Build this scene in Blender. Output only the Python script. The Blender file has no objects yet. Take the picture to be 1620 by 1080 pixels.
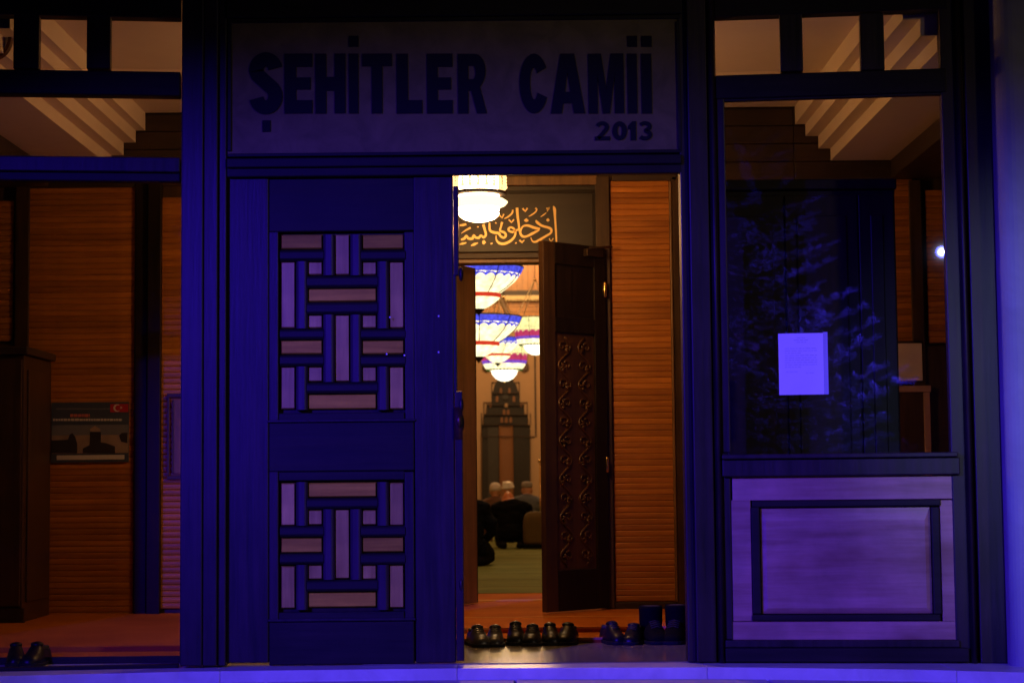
import bpy, bmesh, math, random
from mathutils import Vector, Matrix, noise
random.seed(7)
S = bpy.context.scene
COL = S.collection
R = math.radians

# ------------------------------------------------------------------ camera
F = 3000.0                                   # focal length in photo pixels (1620 wide)
CAM = Vector((0.0, -9.375, 0.872))
PITCH, ROLL = R(4.35), R(-0.55)
ROT = Matrix.Rotation(R(90) + PITCH, 3, 'X') @ Matrix.Rotation(ROLL, 3, 'Z')
cd = bpy.data.cameras.new('camera')
cd.sensor_width = 36.0
cd.lens = 36.0 * F / 1620.0
cd.clip_start, cd.clip_end = 0.1, 300
cd.dof.use_dof = True
cd.dof.focus_distance = 10.6
cd.dof.aperture_fstop = 3.5
cam = bpy.data.objects.new('camera', cd)
COL.objects.link(cam)
cam.location = CAM
cam.rotation_euler = ROT.to_euler()
S.camera = cam

# ------------------------------------------------------------------ world, exposure
W = bpy.data.worlds.new('World')
S.world = W
W.use_nodes = True
wn = W.node_tree.nodes
sky = wn.new('ShaderNodeTexSky')
sky.sky_type = 'NISHITA'
sky.sun_disc = False
sky.sun_elevation = R(-9)
sky.sun_rotation = R(200)
W.node_tree.links.new(sky.outputs[0], wn['Background'].inputs[0])
wn['Background'].inputs[1].default_value = 0.05
S.view_settings.view_transform = 'Standard'
S.view_settings.look = 'None'
S.view_settings.exposure = 0
S.view_settings.gamma = 1
S.cycles.use_denoising = True
S.cycles.max_bounces = 8
S.cycles.transparent_max_bounces = 12
S.cycles.sample_clamp_indirect = 6
S.cycles.caustics_reflective = False
S.cycles.caustics_refractive = False

BLUE = (0.05, 0.014, 1.0)
WARM = (1.0, 0.47, 0.13)


def light(name, kind, loc, power, color, target=None, size=0.1, spot=60, blend=1.0, parent=None):
    ld = bpy.data.lights.new(name, kind)
    ld.energy = power
    ld.color = color
    if kind != 'SUN':
        ld.shadow_soft_size = size
    if kind == 'SPOT':
        ld.spot_size = R(spot)
        ld.spot_blend = blend
    o = bpy.data.objects.new(name, ld)
    COL.objects.link(o)
    o.location = loc
    if target is not None:
        o.rotation_euler = (Vector(target) - Vector(loc)).to_track_quat('-Z', 'Y').to_euler()
    return o


P_LEFT, P_RIGHT, P_TREE, P_FILL = (-5.7, -9.2, 4.2), (2.19, -7.82, 2.92), (2.35, -12.3, 2.2), (7.5, -11.0, 4.6)
fl_ = light('floodlight_beam', 'SPOT', P_LEFT, 8900, BLUE, (0.35, 0, 0.80), 0.09, 24, 1.0)
fl_.scale = (2.0, 1.0, 1.0)                  # oval beam of a wide floodlight reflector
light('floodlight_beam', 'SPOT', P_RIGHT, 760, (0.50, 0.58, 1.0), (2.95, 0, 1.15), 0.0, 22, 1.0)
light('floodlight_beam', 'SPOT', P_TREE, 6500, (0.06, 0.03, 1.0), (0.75, -13.6, 2.3), 0.07, 95, 0.8)
light('warm_fill_glow', 'SPOT', P_FILL, 640, (1.0, 0.76, 0.46), (0.3, 0, 0.5), 0.25, 32, 1.0)  # unseen lamp added as a weak warm fill on the front


# ------------------------------------------------------------------ materials
def mat(name):
    m = bpy.data.materials.new(name)
    m.use_nodes = True
    nt = m.node_tree
    return m, nt, nt.nodes, nt.links, nt.nodes['Principled BSDF']


def plain(name, col, rough=0.5, metal=0.0, emit=None, es=0.0, vary=0.0, spec=0.5, coat=0.0):
    m, nt, N, L, b = mat(name)
    b.inputs['Base Color'].default_value = (*col, 1)
    b.inputs['Roughness'].default_value = rough
    b.inputs['Metallic'].default_value = metal
    b.inputs['Specular IOR Level'].default_value = spec
    b.inputs['Coat Weight'].default_value = coat
    if emit:
        b.inputs['Emission Color'].default_value = (*emit, 1)
        b.inputs['Emission Strength'].default_value = es
    if vary:
        tc = N.new('ShaderNodeTexCoord')
        nz = N.new('ShaderNodeTexNoise')
        nz.inputs['Scale'].default_value = 9
        nz.inputs['Detail'].default_value = 6
        L.new(tc.outputs['Object'], nz.inputs['Vector'])
        mx = N.new('ShaderNodeMix')
        mx.data_type = 'RGBA'
        mx.inputs[6].default_value = (*[c * (1 - vary) for c in col], 1)
        mx.inputs[7].default_value = (*[min(1, c * (1 + vary)) for c in col], 1)
        L.new(nz.outputs[0], mx.inputs[0])
        L.new(mx.outputs[2], b.inputs['Base Color'])
    return m


def wood(name, c1, c2, axis='Z', rough=0.42, scale=14, bump=0.15, spec=0.5, rnd=0.0, stain=0.0, aniso=0.0):
    """wood grain stretched along the given object axis, slow tone drift and worn patches"""
    m, nt, N, L, b = mat(name)
    tc = N.new('ShaderNodeTexCoord')
    mp = N.new('ShaderNodeMapping')
    sc = [1.0, 1.0, 1.0]
    sc['XYZ'.index(axis)] = 0.06
    mp.inputs['Scale'].default_value = sc
    L.new(tc.outputs['Object'], mp.inputs['Vector'])
    oi = N.new('ShaderNodeObjectInfo')
    va = N.new('ShaderNodeVectorMath')
    va.operation = 'ADD'
    mul = N.new('ShaderNodeMath')
    mul.operation = 'MULTIPLY'
    mul.inputs[1].default_value = 37.0
    L.new(oi.outputs['Random'], mul.inputs[0])
    L.new(mp.outputs[0], va.inputs[0])
    L.new(mul.outputs[0], va.inputs[1])
    n1 = N.new('ShaderNodeTexNoise')
    n1.inputs['Scale'].default_value = scale * 3
    n1.inputs['Detail'].default_value = 8
    n1.inputs['Roughness'].default_value = 0.65
    L.new(va.outputs[0], n1.inputs['Vector'])
    n2 = N.new('ShaderNodeTexNoise')
    n2.inputs['Scale'].default_value = 2.6
    n2.inputs['Detail'].default_value = 7
    n2.inputs['Roughness'].default_value = 0.6
    L.new(tc.outputs['Object'], n2.inputs['Vector'])
    cr = N.new('ShaderNodeValToRGB')
    cr.color_ramp.elements[0].position = 0.34
    cr.color_ramp.elements[1].position = 0.66
    cr.color_ramp.elements[0].color = (*c1, 1)
    cr.color_ramp.elements[1].color = (*c2, 1)
    L.new(n1.outputs[0], cr.inputs[0])
    hs = N.new('ShaderNodeHueSaturation')
    mr = N.new('ShaderNodeMapRange')
    mr.inputs[1].default_value = 0.25
    mr.inputs[2].default_value = 0.75
    mr.inputs[3].default_value = 0.62
    mr.inputs[4].default_value = 1.36
    L.new(n2.outputs[0], mr.inputs[0])
    ad = N.new('ShaderNodeMath')
    ad.operation = 'MULTIPLY_ADD'
    L.new(oi.outputs['Random'], ad.inputs[0])
    ad.inputs[1].default_value = rnd
    ad.inputs[2].default_value = 1.0 - rnd * 0.5
    ml = N.new('ShaderNodeMath')
    ml.operation = 'MULTIPLY'
    L.new(mr.outputs[0], ml.inputs[0])
    L.new(ad.outputs[0], ml.inputs[1])
    L.new(ml.outputs[0], hs.inputs['Value'])
    L.new(cr.outputs[0], hs.inputs['Color'])
    out = hs.outputs[0]
    if stain:
        n3 = N.new('ShaderNodeTexNoise')
        n3.inputs['Scale'].default_value = 5.0
        n3.inputs['Detail'].default_value = 3
        mp3 = N.new('ShaderNodeMapping')
        s3 = [1.0, 1.0, 1.0]
        s3['XYZ'.index(axis)] = 0.4
        mp3.inputs['Scale'].default_value = s3
        L.new(tc.outputs['Object'], mp3.inputs['Vector'])
        L.new(mp3.outputs[0], n3.inputs['Vector'])
        r3 = N.new('ShaderNodeValToRGB')
        r3.color_ramp.elements[0].position = 0.56
        r3.color_ramp.elements[1].position = 0.76
        r3.color_ramp.elements[0].color = (0, 0, 0, 1)
        r3.color_ramp.elements[1].color = (stain, stain, stain, 1)
        L.new(n3.outputs[0], r3.inputs[0])
        mx = N.new('ShaderNodeMix')
        mx.data_type = 'RGBA'
        L.new(r3.outputs[0], mx.inputs[0])
        L.new(out, mx.inputs[6])
        mx.inputs[7].default_value = (c1[0] * 0.6, c1[1] * 0.45, c1[2] * 0.4, 1)
        out = mx.outputs[2]
    L.new(out, b.inputs['Base Color'])
    rr = N.new('ShaderNodeMapRange')
    rr.inputs[3].default_value = rough - 0.1
    rr.inputs[4].default_value = rough + 0.14
    L.new(n1.outputs[0], rr.inputs[0])
    L.new(rr.outputs[0], b.inputs['Roughness'])
    b.inputs['Specular IOR Level'].default_value = spec
    if bump:
        bp = N.new('ShaderNodeBump')
        bp.inputs['Strength'].default_value = bump
        bp.inputs['Distance'].default_value = 0.004
        L.new(n1.outputs[0], bp.inputs['Height'])
        L.new(bp.outputs[0], b.inputs['Normal'])
    return m


def stone(name, c1, c2, rough=0.4, scale=6, vein=None):
    m, nt, N, L, b = mat(name)
    tc = N.new('ShaderNodeTexCoord')
    n1 = N.new('ShaderNodeTexNoise')
    n1.inputs['Scale'].default_value = scale
    n1.inputs['Detail'].default_value = 9
    n1.inputs['Roughness'].default_value = 0.62
    n1.inputs['Distortion'].default_value = 0.7
    L.new(tc.outputs['Object'], n1.inputs['Vector'])
    cr = N.new('ShaderNodeValToRGB')
    cr.color_ramp.elements[0].position = 0.3
    cr.color_ramp.elements[1].position = 0.7
    cr.color_ramp.elements[0].color = (*c1, 1)
    cr.color_ramp.elements[1].color = (*c2, 1)
    L.new(n1.outputs[0], cr.inputs[0])
    L.new(cr.outputs[0], b.inputs['Base Color'])
    b.inputs['Roughness'].default_value = rough
    bp = N.new('ShaderNodeBump')
    bp.inputs['Strength'].default_value = 0.12
    bp.inputs['Distance'].default_value = 0.01
    L.new(n1.outputs[0], bp.inputs['Height'])
    L.new(bp.outputs[0], b.inputs['Normal'])
    return m


def glass(name, ior=1.8, tint=(0.93, 0.93, 0.94)):
    m, nt, N, L, b = mat(name)
    N.remove(b)
    out = N['Material Output']
    tr = N.new('ShaderNodeBsdfTransparent')
    tr.inputs[0].default_value = (*tint, 1)
    gl = N.new('ShaderNodeBsdfGlossy')
    gl.inputs['Roughness'].default_value = 0.012
    fr = N.new('ShaderNodeFresnel')
    fr.inputs[0].default_value = ior
    ge = N.new('ShaderNodeNewGeometry')
    inv = N.new('ShaderNodeMath')
    inv.operation = 'SUBTRACT'
    inv.inputs[0].default_value = 1
    L.new(ge.outputs['Backfacing'], inv.inputs[1])
    mu = N.new('ShaderNodeMath')
    mu.operation = 'MULTIPLY'
    L.new(fr.outputs[0], mu.inputs[0])
    L.new(inv.outputs[0], mu.inputs[1])
    mx = N.new('ShaderNodeMixShader')
    L.new(mu.outputs[0], mx.inputs[0])
    L.new(tr.outputs[0], mx.inputs[1])
    L.new(gl.outputs[0], mx.inputs[2])
    L.new(mx.outputs[0], out.inputs[0])
    return m


def glow(name, col, strength, vary=0.0, scale=9):
    m, nt, N, L, b = mat(name)
    N.remove(b)
    em = N.new('ShaderNodeEmission')
    em.inputs[0].default_value = (*col, 1)
    em.inputs[1].default_value = strength
    if vary:
        tc = N.new('ShaderNodeTexCoord')
        nz = N.new('ShaderNodeTexNoise')
        nz.inputs['Scale'].default_value = scale
        nz.inputs['Detail'].default_value = 3
        L.new(tc.outputs['Object'], nz.inputs['Vector'])
        mr = N.new('ShaderNodeMapRange')
        mr.inputs[1].default_value = 0.3
        mr.inputs[2].default_value = 0.7
        mr.inputs[3].default_value = strength * (1 - vary)
        mr.inputs[4].default_value = strength * (1 + vary)
        L.new(nz.outputs[0], mr.inputs[0])
        L.new(mr.outputs[0], em.inputs[1])
    L.new(em.outputs[0], N['Material Output'].inputs[0])
    return m


def carpet(name, c1, c2):
    m, nt, N, L, b = mat(name)
    tc = N.new('ShaderNodeTexCoord')
    n1 = N.new('ShaderNodeTexNoise')
    n1.inputs['Scale'].default_value = 90
    n1.inputs['Detail'].default_value = 5
    n2 = N.new('ShaderNodeTexNoise')
    n2.inputs['Scale'].default_value = 1.6
    L.new(tc.outputs['Object'], n1.inputs['Vector'])
    L.new(tc.outputs['Object'], n2.inputs['Vector'])
    av = N.new('ShaderNodeMath')
    av.operation = 'MULTIPLY_ADD'
    L.new(n1.outputs[0], av.inputs[0])
    av.inputs[1].default_value = 0.5
    L.new(n2.outputs[0], av.inputs[2])
    cr = N.new('ShaderNodeValToRGB')
    cr.color_ramp.elements[0].position = 0.5
    cr.color_ramp.elements[1].position = 1.0
    cr.color_ramp.elements[0].color = (*c1, 1)
    cr.color_ramp.elements[1].color = (*c2, 1)
    L.new(av.outputs[0], cr.inputs[0])
    L.new(cr.outputs[0], b.inputs['Base Color'])
    b.inputs['Roughness'].default_value = 0.95
    b.inputs['Specular IOR Level'].default_value = 0.1
    return m


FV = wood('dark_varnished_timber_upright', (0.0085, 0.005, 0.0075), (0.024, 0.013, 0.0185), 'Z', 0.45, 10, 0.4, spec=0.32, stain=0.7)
FH = wood('varnished_timber_level_dimmed', (0.0065, 0.0048, 0.0055), (0.015, 0.0105, 0.0115), 'X', 0.55, 10, 0.4, spec=0.22, stain=0.6)  # level copy coloured darker, for the blue sheen its grain does not return
BAR = wood('lattice_bar_timber_lightened', (0.016, 0.008, 0.018), (0.036, 0.018, 0.034), 'Z', 0.42, 10, 0.15, spec=0.4)  # upright bars only; paler colour stands in for the light they catch
PIECE = wood('pale_lattice_inlay', (0.33, 0.22, 0.032), (0.54, 0.40, 0.060), 'Z', 0.36, 8, 0.1, rnd=0.5, stain=0.6)
PIECEH = wood('lattice_inlay_level_dimmed', (0.36, 0.24, 0.012), (0.58, 0.42, 0.026), 'X', 0.55, 8, 0.1, rnd=0.5, stain=0.6, spec=0.15)  # blue taken out of the colour, as level grain reflects less blue light
BASEP = wood('pale_base_panel', (0.28, 0.13, 0.10), (0.42, 0.22, 0.18), 'X', 0.4, 7, 0.12, stain=0.8)
SIGNM = stone('sign_board_stone', (0.09, 0.07, 0.022), (0.17, 0.125, 0.05), 0.7, 7)
LETTER = plain('sign_letter_navy', (0.007, 0.006, 0.012), 0.7, spec=0.15)
SLAT = wood('amber_slat', (0.31, 0.10, 0.010), (0.50, 0.178, 0.019), 'X', 0.42, 9, 0.1, rnd=0.36)
DARKW = wood('dark_interior_timber', (0.03, 0.014, 0.006), (0.065, 0.031, 0.011), 'Z', 0.42, 9, 0.15)
DARKH = wood('dark_interior_timber_level', (0.022, 0.012, 0.008), (0.045, 0.023, 0.014), 'X', 0.5, 9, 0.15, rnd=0.35)
JAMB = wood('brown_leaf_timber', (0.12, 0.06, 0.02), (0.24, 0.125, 0.045), 'Z', 0.4, 8, 0.12)
CARVE = wood('carved_timber', (0.045, 0.018, 0.006), (0.085, 0.034, 0.011), 'Z', 0.38, 10, 0.3)
BLACKW = wood('near_black_timber', (0.007, 0.004, 0.003), (0.017, 0.009, 0.006), 'Z', 0.45, 9, 0.1, spec=0.25)
PLASTER = plain('ceiling_plaster', (0.66, 0.54, 0.44), 0.9, vary=0.05)
PIER = stone('pier_plaster', (0.22, 0.23, 0.235), (0.30, 0.31, 0.315), 0.85, 3)
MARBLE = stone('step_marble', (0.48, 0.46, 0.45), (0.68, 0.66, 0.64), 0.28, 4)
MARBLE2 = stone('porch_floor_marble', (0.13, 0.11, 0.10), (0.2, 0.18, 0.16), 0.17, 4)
PAVE = stone('terrace_stone', (0.36, 0.33, 0.33), (0.52, 0.48, 0.48), 0.55, 4)
RED = carpet('orange_red_carpet', (0.36, 0.092, 0.012), (0.54, 0.155, 0.02))
REDL = carpet('carpet_pale_line', (0.55, 0.26, 0.08), (0.62, 0.32, 0.12))
GREEN = carpet('green_carpet', (0.115, 0.135, 0.042), (0.19, 0.205, 0.066))
GREENL = carpet('green_carpet_row_line', (0.13, 0.135, 0.042), (0.185, 0.19, 0.06))
CREAM = plain('cream_hall_wall', (0.46, 0.29, 0.165), 0.8, vary=0.06)
GOLD = plain('gold_lettering', (0.80, 0.55, 0.21), 0.4, 0.35)
BRASS = plain('brass', (0.75, 0.5, 0.18), 0.25, 1.0)
BRONZE = plain('dark_bronze', (0.05, 0.03, 0.02), 0.4, 0.6)
IRON = plain('dark_lamp_metal', (0.10, 0.05, 0.03), 0.4, 0.7)
PAPER = plain('white_paper', (0.80, 0.80, 0.82), 0.7, vary=0.03)
SLEEVE = plain('clear_sleeve_edge', (0.5, 0.5, 0.62), 0.2)
INK = plain('printed_ink', (0.58, 0.58, 0.64), 0.7)
GLASS = glass('window_glass')
GLASSC = glass('clear_window_glass', 1.35)
TILE = stone('dark_mihrab_tile', (0.010, 0.007, 0.006), (0.022, 0.016, 0.013), 0.6, 18)
TILE2 = stone('grey_mihrab_tile', (0.028, 0.025, 0.024), (0.044, 0.039, 0.037), 0.55, 14)
NICHE = plain('mihrab_niche_stone', (0.20, 0.085, 0.035), 0.5, vary=0.1)
GALLERY = wood('gallery_planks', (0.42, 0.17, 0.04), (0.6, 0.27, 0.07), 'Z', 0.4, 7, 0.1, rnd=0.2)
PALEORN = plain('pale_cornice', (0.75, 0.6, 0.34), 0.6, vary=0.08)


# ------------------------------------------------------------------ mesh helpers
class MB:
    def __init__(s):
        s.v, s.f, s.m = [], [], []

    def face(s, idx, mi=0):
        s.f.append(tuple(idx))
        s.m.append(mi)

    def box(s, x0, x1, y0, y1, z0, z1, mi=0):
        if x0 > x1: x0, x1 = x1, x0
        if y0 > y1: y0, y1 = y1, y0
        if z0 > z1: z0, z1 = z1, z0
        b = len(s.v)
        s.v += [(x, y, z) for z in (z0, z1) for y in (y0, y1) for x in (x0, x1)]
        for q in ((0, 2, 3, 1), (4, 5, 7, 6), (0, 1, 5, 4), (2, 6, 7, 3), (0, 4, 6, 2), (1, 3, 7, 5)):
            s.face([b + i for i in q], mi)
        return s

    def prism(s, pts, d0, d1, mi=0):
        """polygon in (x,z) extruded from y=d0 (front) to y=d1"""
        area = sum(pts[i][0] * pts[(i + 1) % len(pts)][1] - pts[(i + 1) % len(pts)][0] * pts[i][1] for i in range(len(pts)))
        if area < 0:
            pts = pts[::-1]
        b, n = len(s.v), len(pts)
        s.v += [(x, d0, z) for x, z in pts] + [(x, d1, z) for x, z in pts]
        s.face([b + i for i in range(n)], mi)
        s.face([b + n + i for i in range(n)][::-1], mi)
        for i in range(n):
            j = (i + 1) % n
            s.face([b + i, b + n + i, b + n + j, b + j], mi)
        return s

    def flat(s, pts, z0, z1, mi=0):
        """polygon in (x,y) extruded from z0 to z1"""
        area = sum(pts[i][0] * pts[(i + 1) % len(pts)][1] - pts[(i + 1) % len(pts)][0] * pts[i][1] for i in range(len(pts)))
        if area < 0:
            pts = pts[::-1]
        b, n = len(s.v), len(pts)
        s.v += [(x, y, z1) for x, y in pts] + [(x, y, z0) for x, y in pts]
        s.face([b + i for i in range(n)], mi)
        s.face([b + n + i for i in range(n)][::-1], mi)
        for i in range(n):
            j = (i + 1) % n
            s.face([b + i, b + n + i, b + n + j, b + j], mi)
        return s

    def lathe(s, prof, c=(0, 0, 0), n=32, mi=0, sx=1.0, sy=1.0):
        """prof: list of (r,z) from bottom to top; open ends are capped when r>0"""
        b = len(s.v)
        for r, z in prof:
            for i in range(n):
                a = 2 * math.pi * i / n
                s.v.append((c[0] + r * math.cos(a) * sx, c[1] + r * math.sin(a) * sy, c[2] + z))
        for k in range(len(prof) - 1):
            for i in range(n):
                j = (i + 1) % n
                s.face([b + k * n + i, b + k * n + j, b + (k + 1) * n + j, b + (k + 1) * n + i], mi)
        if prof[0][0] > 1e-4:
            s.face([b + i for i in range(n)][::-1], mi)
        if prof[-1][0] > 1e-4:
            s.face([b + (len(prof) - 1) * n + i for i in range(n)], mi)
        return s

    def tube(s, pts, rad, n=8, mi=0):
        pts = [Vector(p) for p in pts]
        if not isinstance(rad, (list, tuple)):
            rad = [rad] * len(pts)
        b = len(s.v)
        for k, p in enumerate(pts):
            t = (pts[min(k + 1, len(pts) - 1)] - pts[max(k - 1, 0)]).normalized()
            up = Vector((0, 0, 1)) if abs(t.z) < 0.9 else Vector((0, 1, 0))
            u = t.cross(up).normalized()
            w = u.cross(t).normalized()
            for i in range(n):
                a = 2 * math.pi * i / n
                s.v.append(tuple(p + (u * math.cos(a) + w * math.sin(a)) * rad[k]))
        for k in range(len(pts) - 1):
            for i in range(n):
                j = (i + 1) % n
                s.face([b + k * n + i, b + (k + 1) * n + i, b + (k + 1) * n + j, b + k * n + j], mi)
        s.face([b + i for i in range(n)], mi)
        s.face([b + (len(pts) - 1) * n + i for i in range(n)][::-1], mi)
        return s

    def ball(s, c, r, n=12, m=8, mi=0):
        rx, ry, rz = r if isinstance(r, (list, tuple)) else (r, r, r)
        b = len(s.v)
        for k in range(1, m):
            t = math.pi * k / m
            for i in range(n):
                a = 2 * math.pi * i / n
                s.v.append((c[0] + rx * math.sin(t) * math.cos(a), c[1] + ry * math.sin(t) * math.sin(a), c[2] - rz * math.cos(t)))
        lo = len(s.v); s.v.append((c[0], c[1], c[2] - rz))
        hi = len(s.v); s.v.append((c[0], c[1], c[2] + rz))
        for k in range(m - 2):
            for i in range(n):
                j = (i + 1) % n
                s.face([b + k * n + i, b + k * n + j, b + (k + 1) * n + j, b + (k + 1) * n + i], mi)
        for i in range(n):
            j = (i + 1) % n
            s.face([lo, b + j, b + i], mi)
            s.face([hi, b + (m - 2) * n + i, b + (m - 2) * n + j], mi)
        return s

    def ribbon(s, pts, w, d0, d1, mi=0):
        """flat stroke in (x,z) with per-point widths, given a real thickness"""
        P = [Vector((p[0], p[1])) for p in pts]
        if not isinstance(w, (list, tuple)):
            w = [w] * len(P)
        lf, rt = [], []
        for k, p in enumerate(P):
            a = P[max(k - 1, 0)]
            c = P[min(k + 1, len(P) - 1)]
            t = (c - a)
            t = t.normalized() if t.length > 1e-9 else Vector((1, 0))
            nrm = Vector((-t.y, t.x))
            lf.append(p + nrm * w[k] / 2)
            rt.append(p - nrm * w[k] / 2)
        b = len(s.v)
        for l, r in zip(lf, rt):
            s.v += [(l.x, d0, l.y), (r.x, d0, r.y), (l.x, d1, l.y), (r.x, d1, r.y)]
        for k in range(len(P) - 1):
            o, q = b + 4 * k, b + 4 * k + 4
            s.face([o, o + 1, q + 1, q], mi)
            s.face([o + 2, q + 2, q + 3, o + 3], mi)
            s.face([o, q, q + 2, o + 2], mi)
            s.face([o + 1, o + 3, q + 3, q + 1], mi)
        o = b
        s.face([o, o + 2, o + 3, o + 1], mi)
        o = b + 4 * (len(P) - 1)
        s.face([o, o + 1, o + 3, o + 2], mi)
        return s

    def halfround(s, x0, x1, d0, d1, z0, z1, vertical, n=6, mi=0, flat=0.35):
        """bar with a rounded front: back at y=d1, crest at y=d0"""
        if vertical:
            c, hw = (x0 + x1) / 2, abs(x1 - x0) / 2
            pr = [(c - hw * math.cos(math.pi * i / n), d1 + (d0 - d1) * (flat + (1 - flat) * math.sin(math.pi * i / n))) for i in range(n + 1)]
            pr = [(c - hw, d1)] + pr + [(c + hw, d1)]
            ends = (z0, z1)
            mk = lambda p, e: (p[0], p[1], e)
        else:
            c, hw = (z0 + z1) / 2, abs(z1 - z0) / 2
            pr = [(c - hw * math.cos(math.pi * i / n), d1 + (d0 - d1) * (flat + (1 - flat) * math.sin(math.pi * i / n))) for i in range(n + 1)]
            pr = [(c - hw, d1)] + pr + [(c + hw, d1)]
            ends = (x0, x1)
            mk = lambda p, e: (e, p[1], p[0])
        b, k = len(s.v), len(pr)
        s.v += [mk(p, ends[0]) for p in pr] + [mk(p, ends[1]) for p in pr]
        for i in range(k):
            j = (i + 1) % k
            s.face([b + i, b + j, b + k + j, b + k + i], mi)
        s.face([b + i for i in range(k)][::-1], mi)
        s.face([b + k + i for i in range(k)], mi)
        return s

    def mesh(s, name, mats, smooth=False):
        me = bpy.data.meshes.new(name)
        me.from_pydata(s.v, [], s.f)
        for m in (mats if isinstance(mats, (list, tuple)) else [mats]):
            me.materials.append(m)
        me.polygons.foreach_set('material_index', s.m)
        bm = bmesh.new()
        bm.from_mesh(me)
        bmesh.ops.recalc_face_normals(bm, faces=bm.faces)
        bm.to_mesh(me)
        bm.free()
        if smooth:
            me.polygons.foreach_set('use_smooth', [True] * len(me.polygons))
        me.update()
        return me


def link(name, me, parent=None, loc=None, bevel=0.0):
    o = bpy.data.objects.new(name, me)
    COL.objects.link(o)
    if parent is not None:
        o.parent = parent
    if loc is not None:
        o.location = loc
    if bevel:
        md = o.modifiers.new('bevel', 'BEVEL')
        md.width = bevel
        md.segments = 2
        md.limit_method = 'ANGLE'
        md.angle_limit = R(50)
    return o


def obj(name, mb, mats, parent=None, smooth=False, bevel=0.0, loc=None):
    return link(name, mb.mesh(name, mats, smooth), parent, loc, bevel)


def tag(o, label=None, cat=None, group=None, kind=None):
    if label: o['label'] = label
    if cat: o['category'] = cat
    if group: o['group'] = group
    if kind: o['kind'] = kind
    return o


def thing(name, label, cat, loc=(0, 0, 0), rz=0.0, group=None):
    o = bpy.data.objects.new(name, None)
    o.empty_display_size = 0.1
    COL.objects.link(o)
    o.location = loc
    o.rotation_euler = (0, 0, rz)
    return tag(o, label, cat, group)


def copy_tree(o, parent=None):
    c = o.copy()
    COL.objects.link(c)
    if parent is not None:
        c.parent = parent
    for ch in list(o.children):
        copy_tree(ch, c)
    return c


class Plane:
    """upright plane: origin on the ground, turned by ang; local u along it, d inward, z up"""
    def __init__(s, ox, oy, ang=0.0):
        s.o = Vector((ox, oy, 0)); s.a = ang
        s.u = Vector((math.cos(ang), math.sin(ang), 0))
        s.n = Vector((-math.sin(ang), math.cos(ang), 0))

    def at(s, x, y, d=0.0):
        ray = ROT @ Vector(((x - 810) / F, (540 - y) / F, -1))
        t = ((s.o + s.n * d - CAM).dot(s.n)) / ray.dot(s.n)
        p = CAM + ray * t
        return (p - s.o).dot(s.u), p.z

    def rect(s, x0, y0, x1, y1, d=0.0):
        ym, xm = (y0 + y1) / 2, (x0 + x1) / 2
        return s.at(x0, ym, d)[0], s.at(x1, ym, d)[0], s.at(xm, y1, d)[1], s.at(xm, y0, d)[1]

    def box(s, mb, x0, y0, x1, y1, d0, d1, mi=0):
        u0, u1, z0, z1 = s.rect(x0, y0, x1, y1, d0)
        return mb.box(u0, u1, d0, d1, z0, z1, mi)

    def thing(s, name, label, cat, group=None):
        return thing(name, label, cat, tuple(s.o), s.a, group)


def on_floor(x, y, z=0.0):
    ray = ROT @ Vector(((x - 810) / F, (540 - y) / F, -1))
    t = (z - CAM.z) / ray.z
    return CAM + ray * t


C = Plane(0, 0)                                           # middle of the front
RW = Plane(C.at(1142, 768)[0], 0, R(-6.2))                # right wing, outer end nearer the street
LW = Plane(C.at(284, 768)[0], 0, R(6.6))                  # left wing
WY = 3.2
B = Plane(0, WY)                                         # back wall of the porch
HZ = 0.059                                                # floor level of porch platform and hall

# ------------------------------------------------------------------ ground and steps
g = MB().box(-40, 40, -45, 40, -0.6, -0.20)
tag(obj('ground', g, plain('dark_ground', (0.07, 0.065, 0.06), 0.9, vary=0.3)), kind='structure')
mb = MB()
paver = MB().box(-0.594, 0.594, -0.594, 0.594, -0.145, 0)
terrace = thing('terrace_paving', None, None)
terrace['kind'] = 'structure'
obj('paving_bed', MB().box(-6.5, 6.5, -7.6, 0.6, -0.2, -0.125), plain('mortar', (0.12, 0.11, 0.11), 0.9), terrace)
pm = paver.mesh('paving_slab', PAVE)
for i in range(10):
    for j in range(6):
        link('paving_slab', pm, terrace, (-5.4 + 1.2 * i, -6.7 + 1.2 * j, -0.0565 - random.random() * 0.002), 0.004)

edge_px = [(-700, 1084), (-260, 1076), (0, 1068), (290, 1061), (740, 1055.5), (1140, 1054), (1430, 1057.5), (1620, 1062), (1850, 1069)]
edge = [on_floor(x, y, 0.0) for x, y in edge_px]


def edge_at(X):
    for a, b_ in zip(edge, edge[1:]):
        if a.x <= X <= b_.x:
            t = (X - a.x) / (b_.x - a.x)
            return a.y + t * (b_.y - a.y)
    return edge[0].y if X < edge[0].x else edge[-1].y


step = thing('marble_step', None, None)
step['kind'] = 'structure'
cuts = [-4.6, -3.55, -2.6, -1.42, -0.28, 0.92, 2.05, 3.3]
for a, b_ in zip(cuts, cuts[1:]):
    a2, b2 = a + 0.0005, b_ - 0.0005
    n = 6
    front = [(a2 + (b2 - a2) * k / n, edge_at(a2 + (b2 - a2) * k / n)) for k in range(n + 1)]
    sl = MB().flat(front + [(b2, 1.19), (a2, 1.19)], -0.19, -0.001 - random.random() * 0.0015)
    obj('marble_slab', sl, MARBLE, step, bevel=0.004)

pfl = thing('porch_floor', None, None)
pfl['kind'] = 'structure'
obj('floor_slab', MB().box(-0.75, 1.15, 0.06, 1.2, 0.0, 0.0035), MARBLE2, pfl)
obj('floor_slab', MB().box(1.152, 3.4, 0.12, 1.2, 0.0, 0.0035), MARBLE2, pfl)
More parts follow.
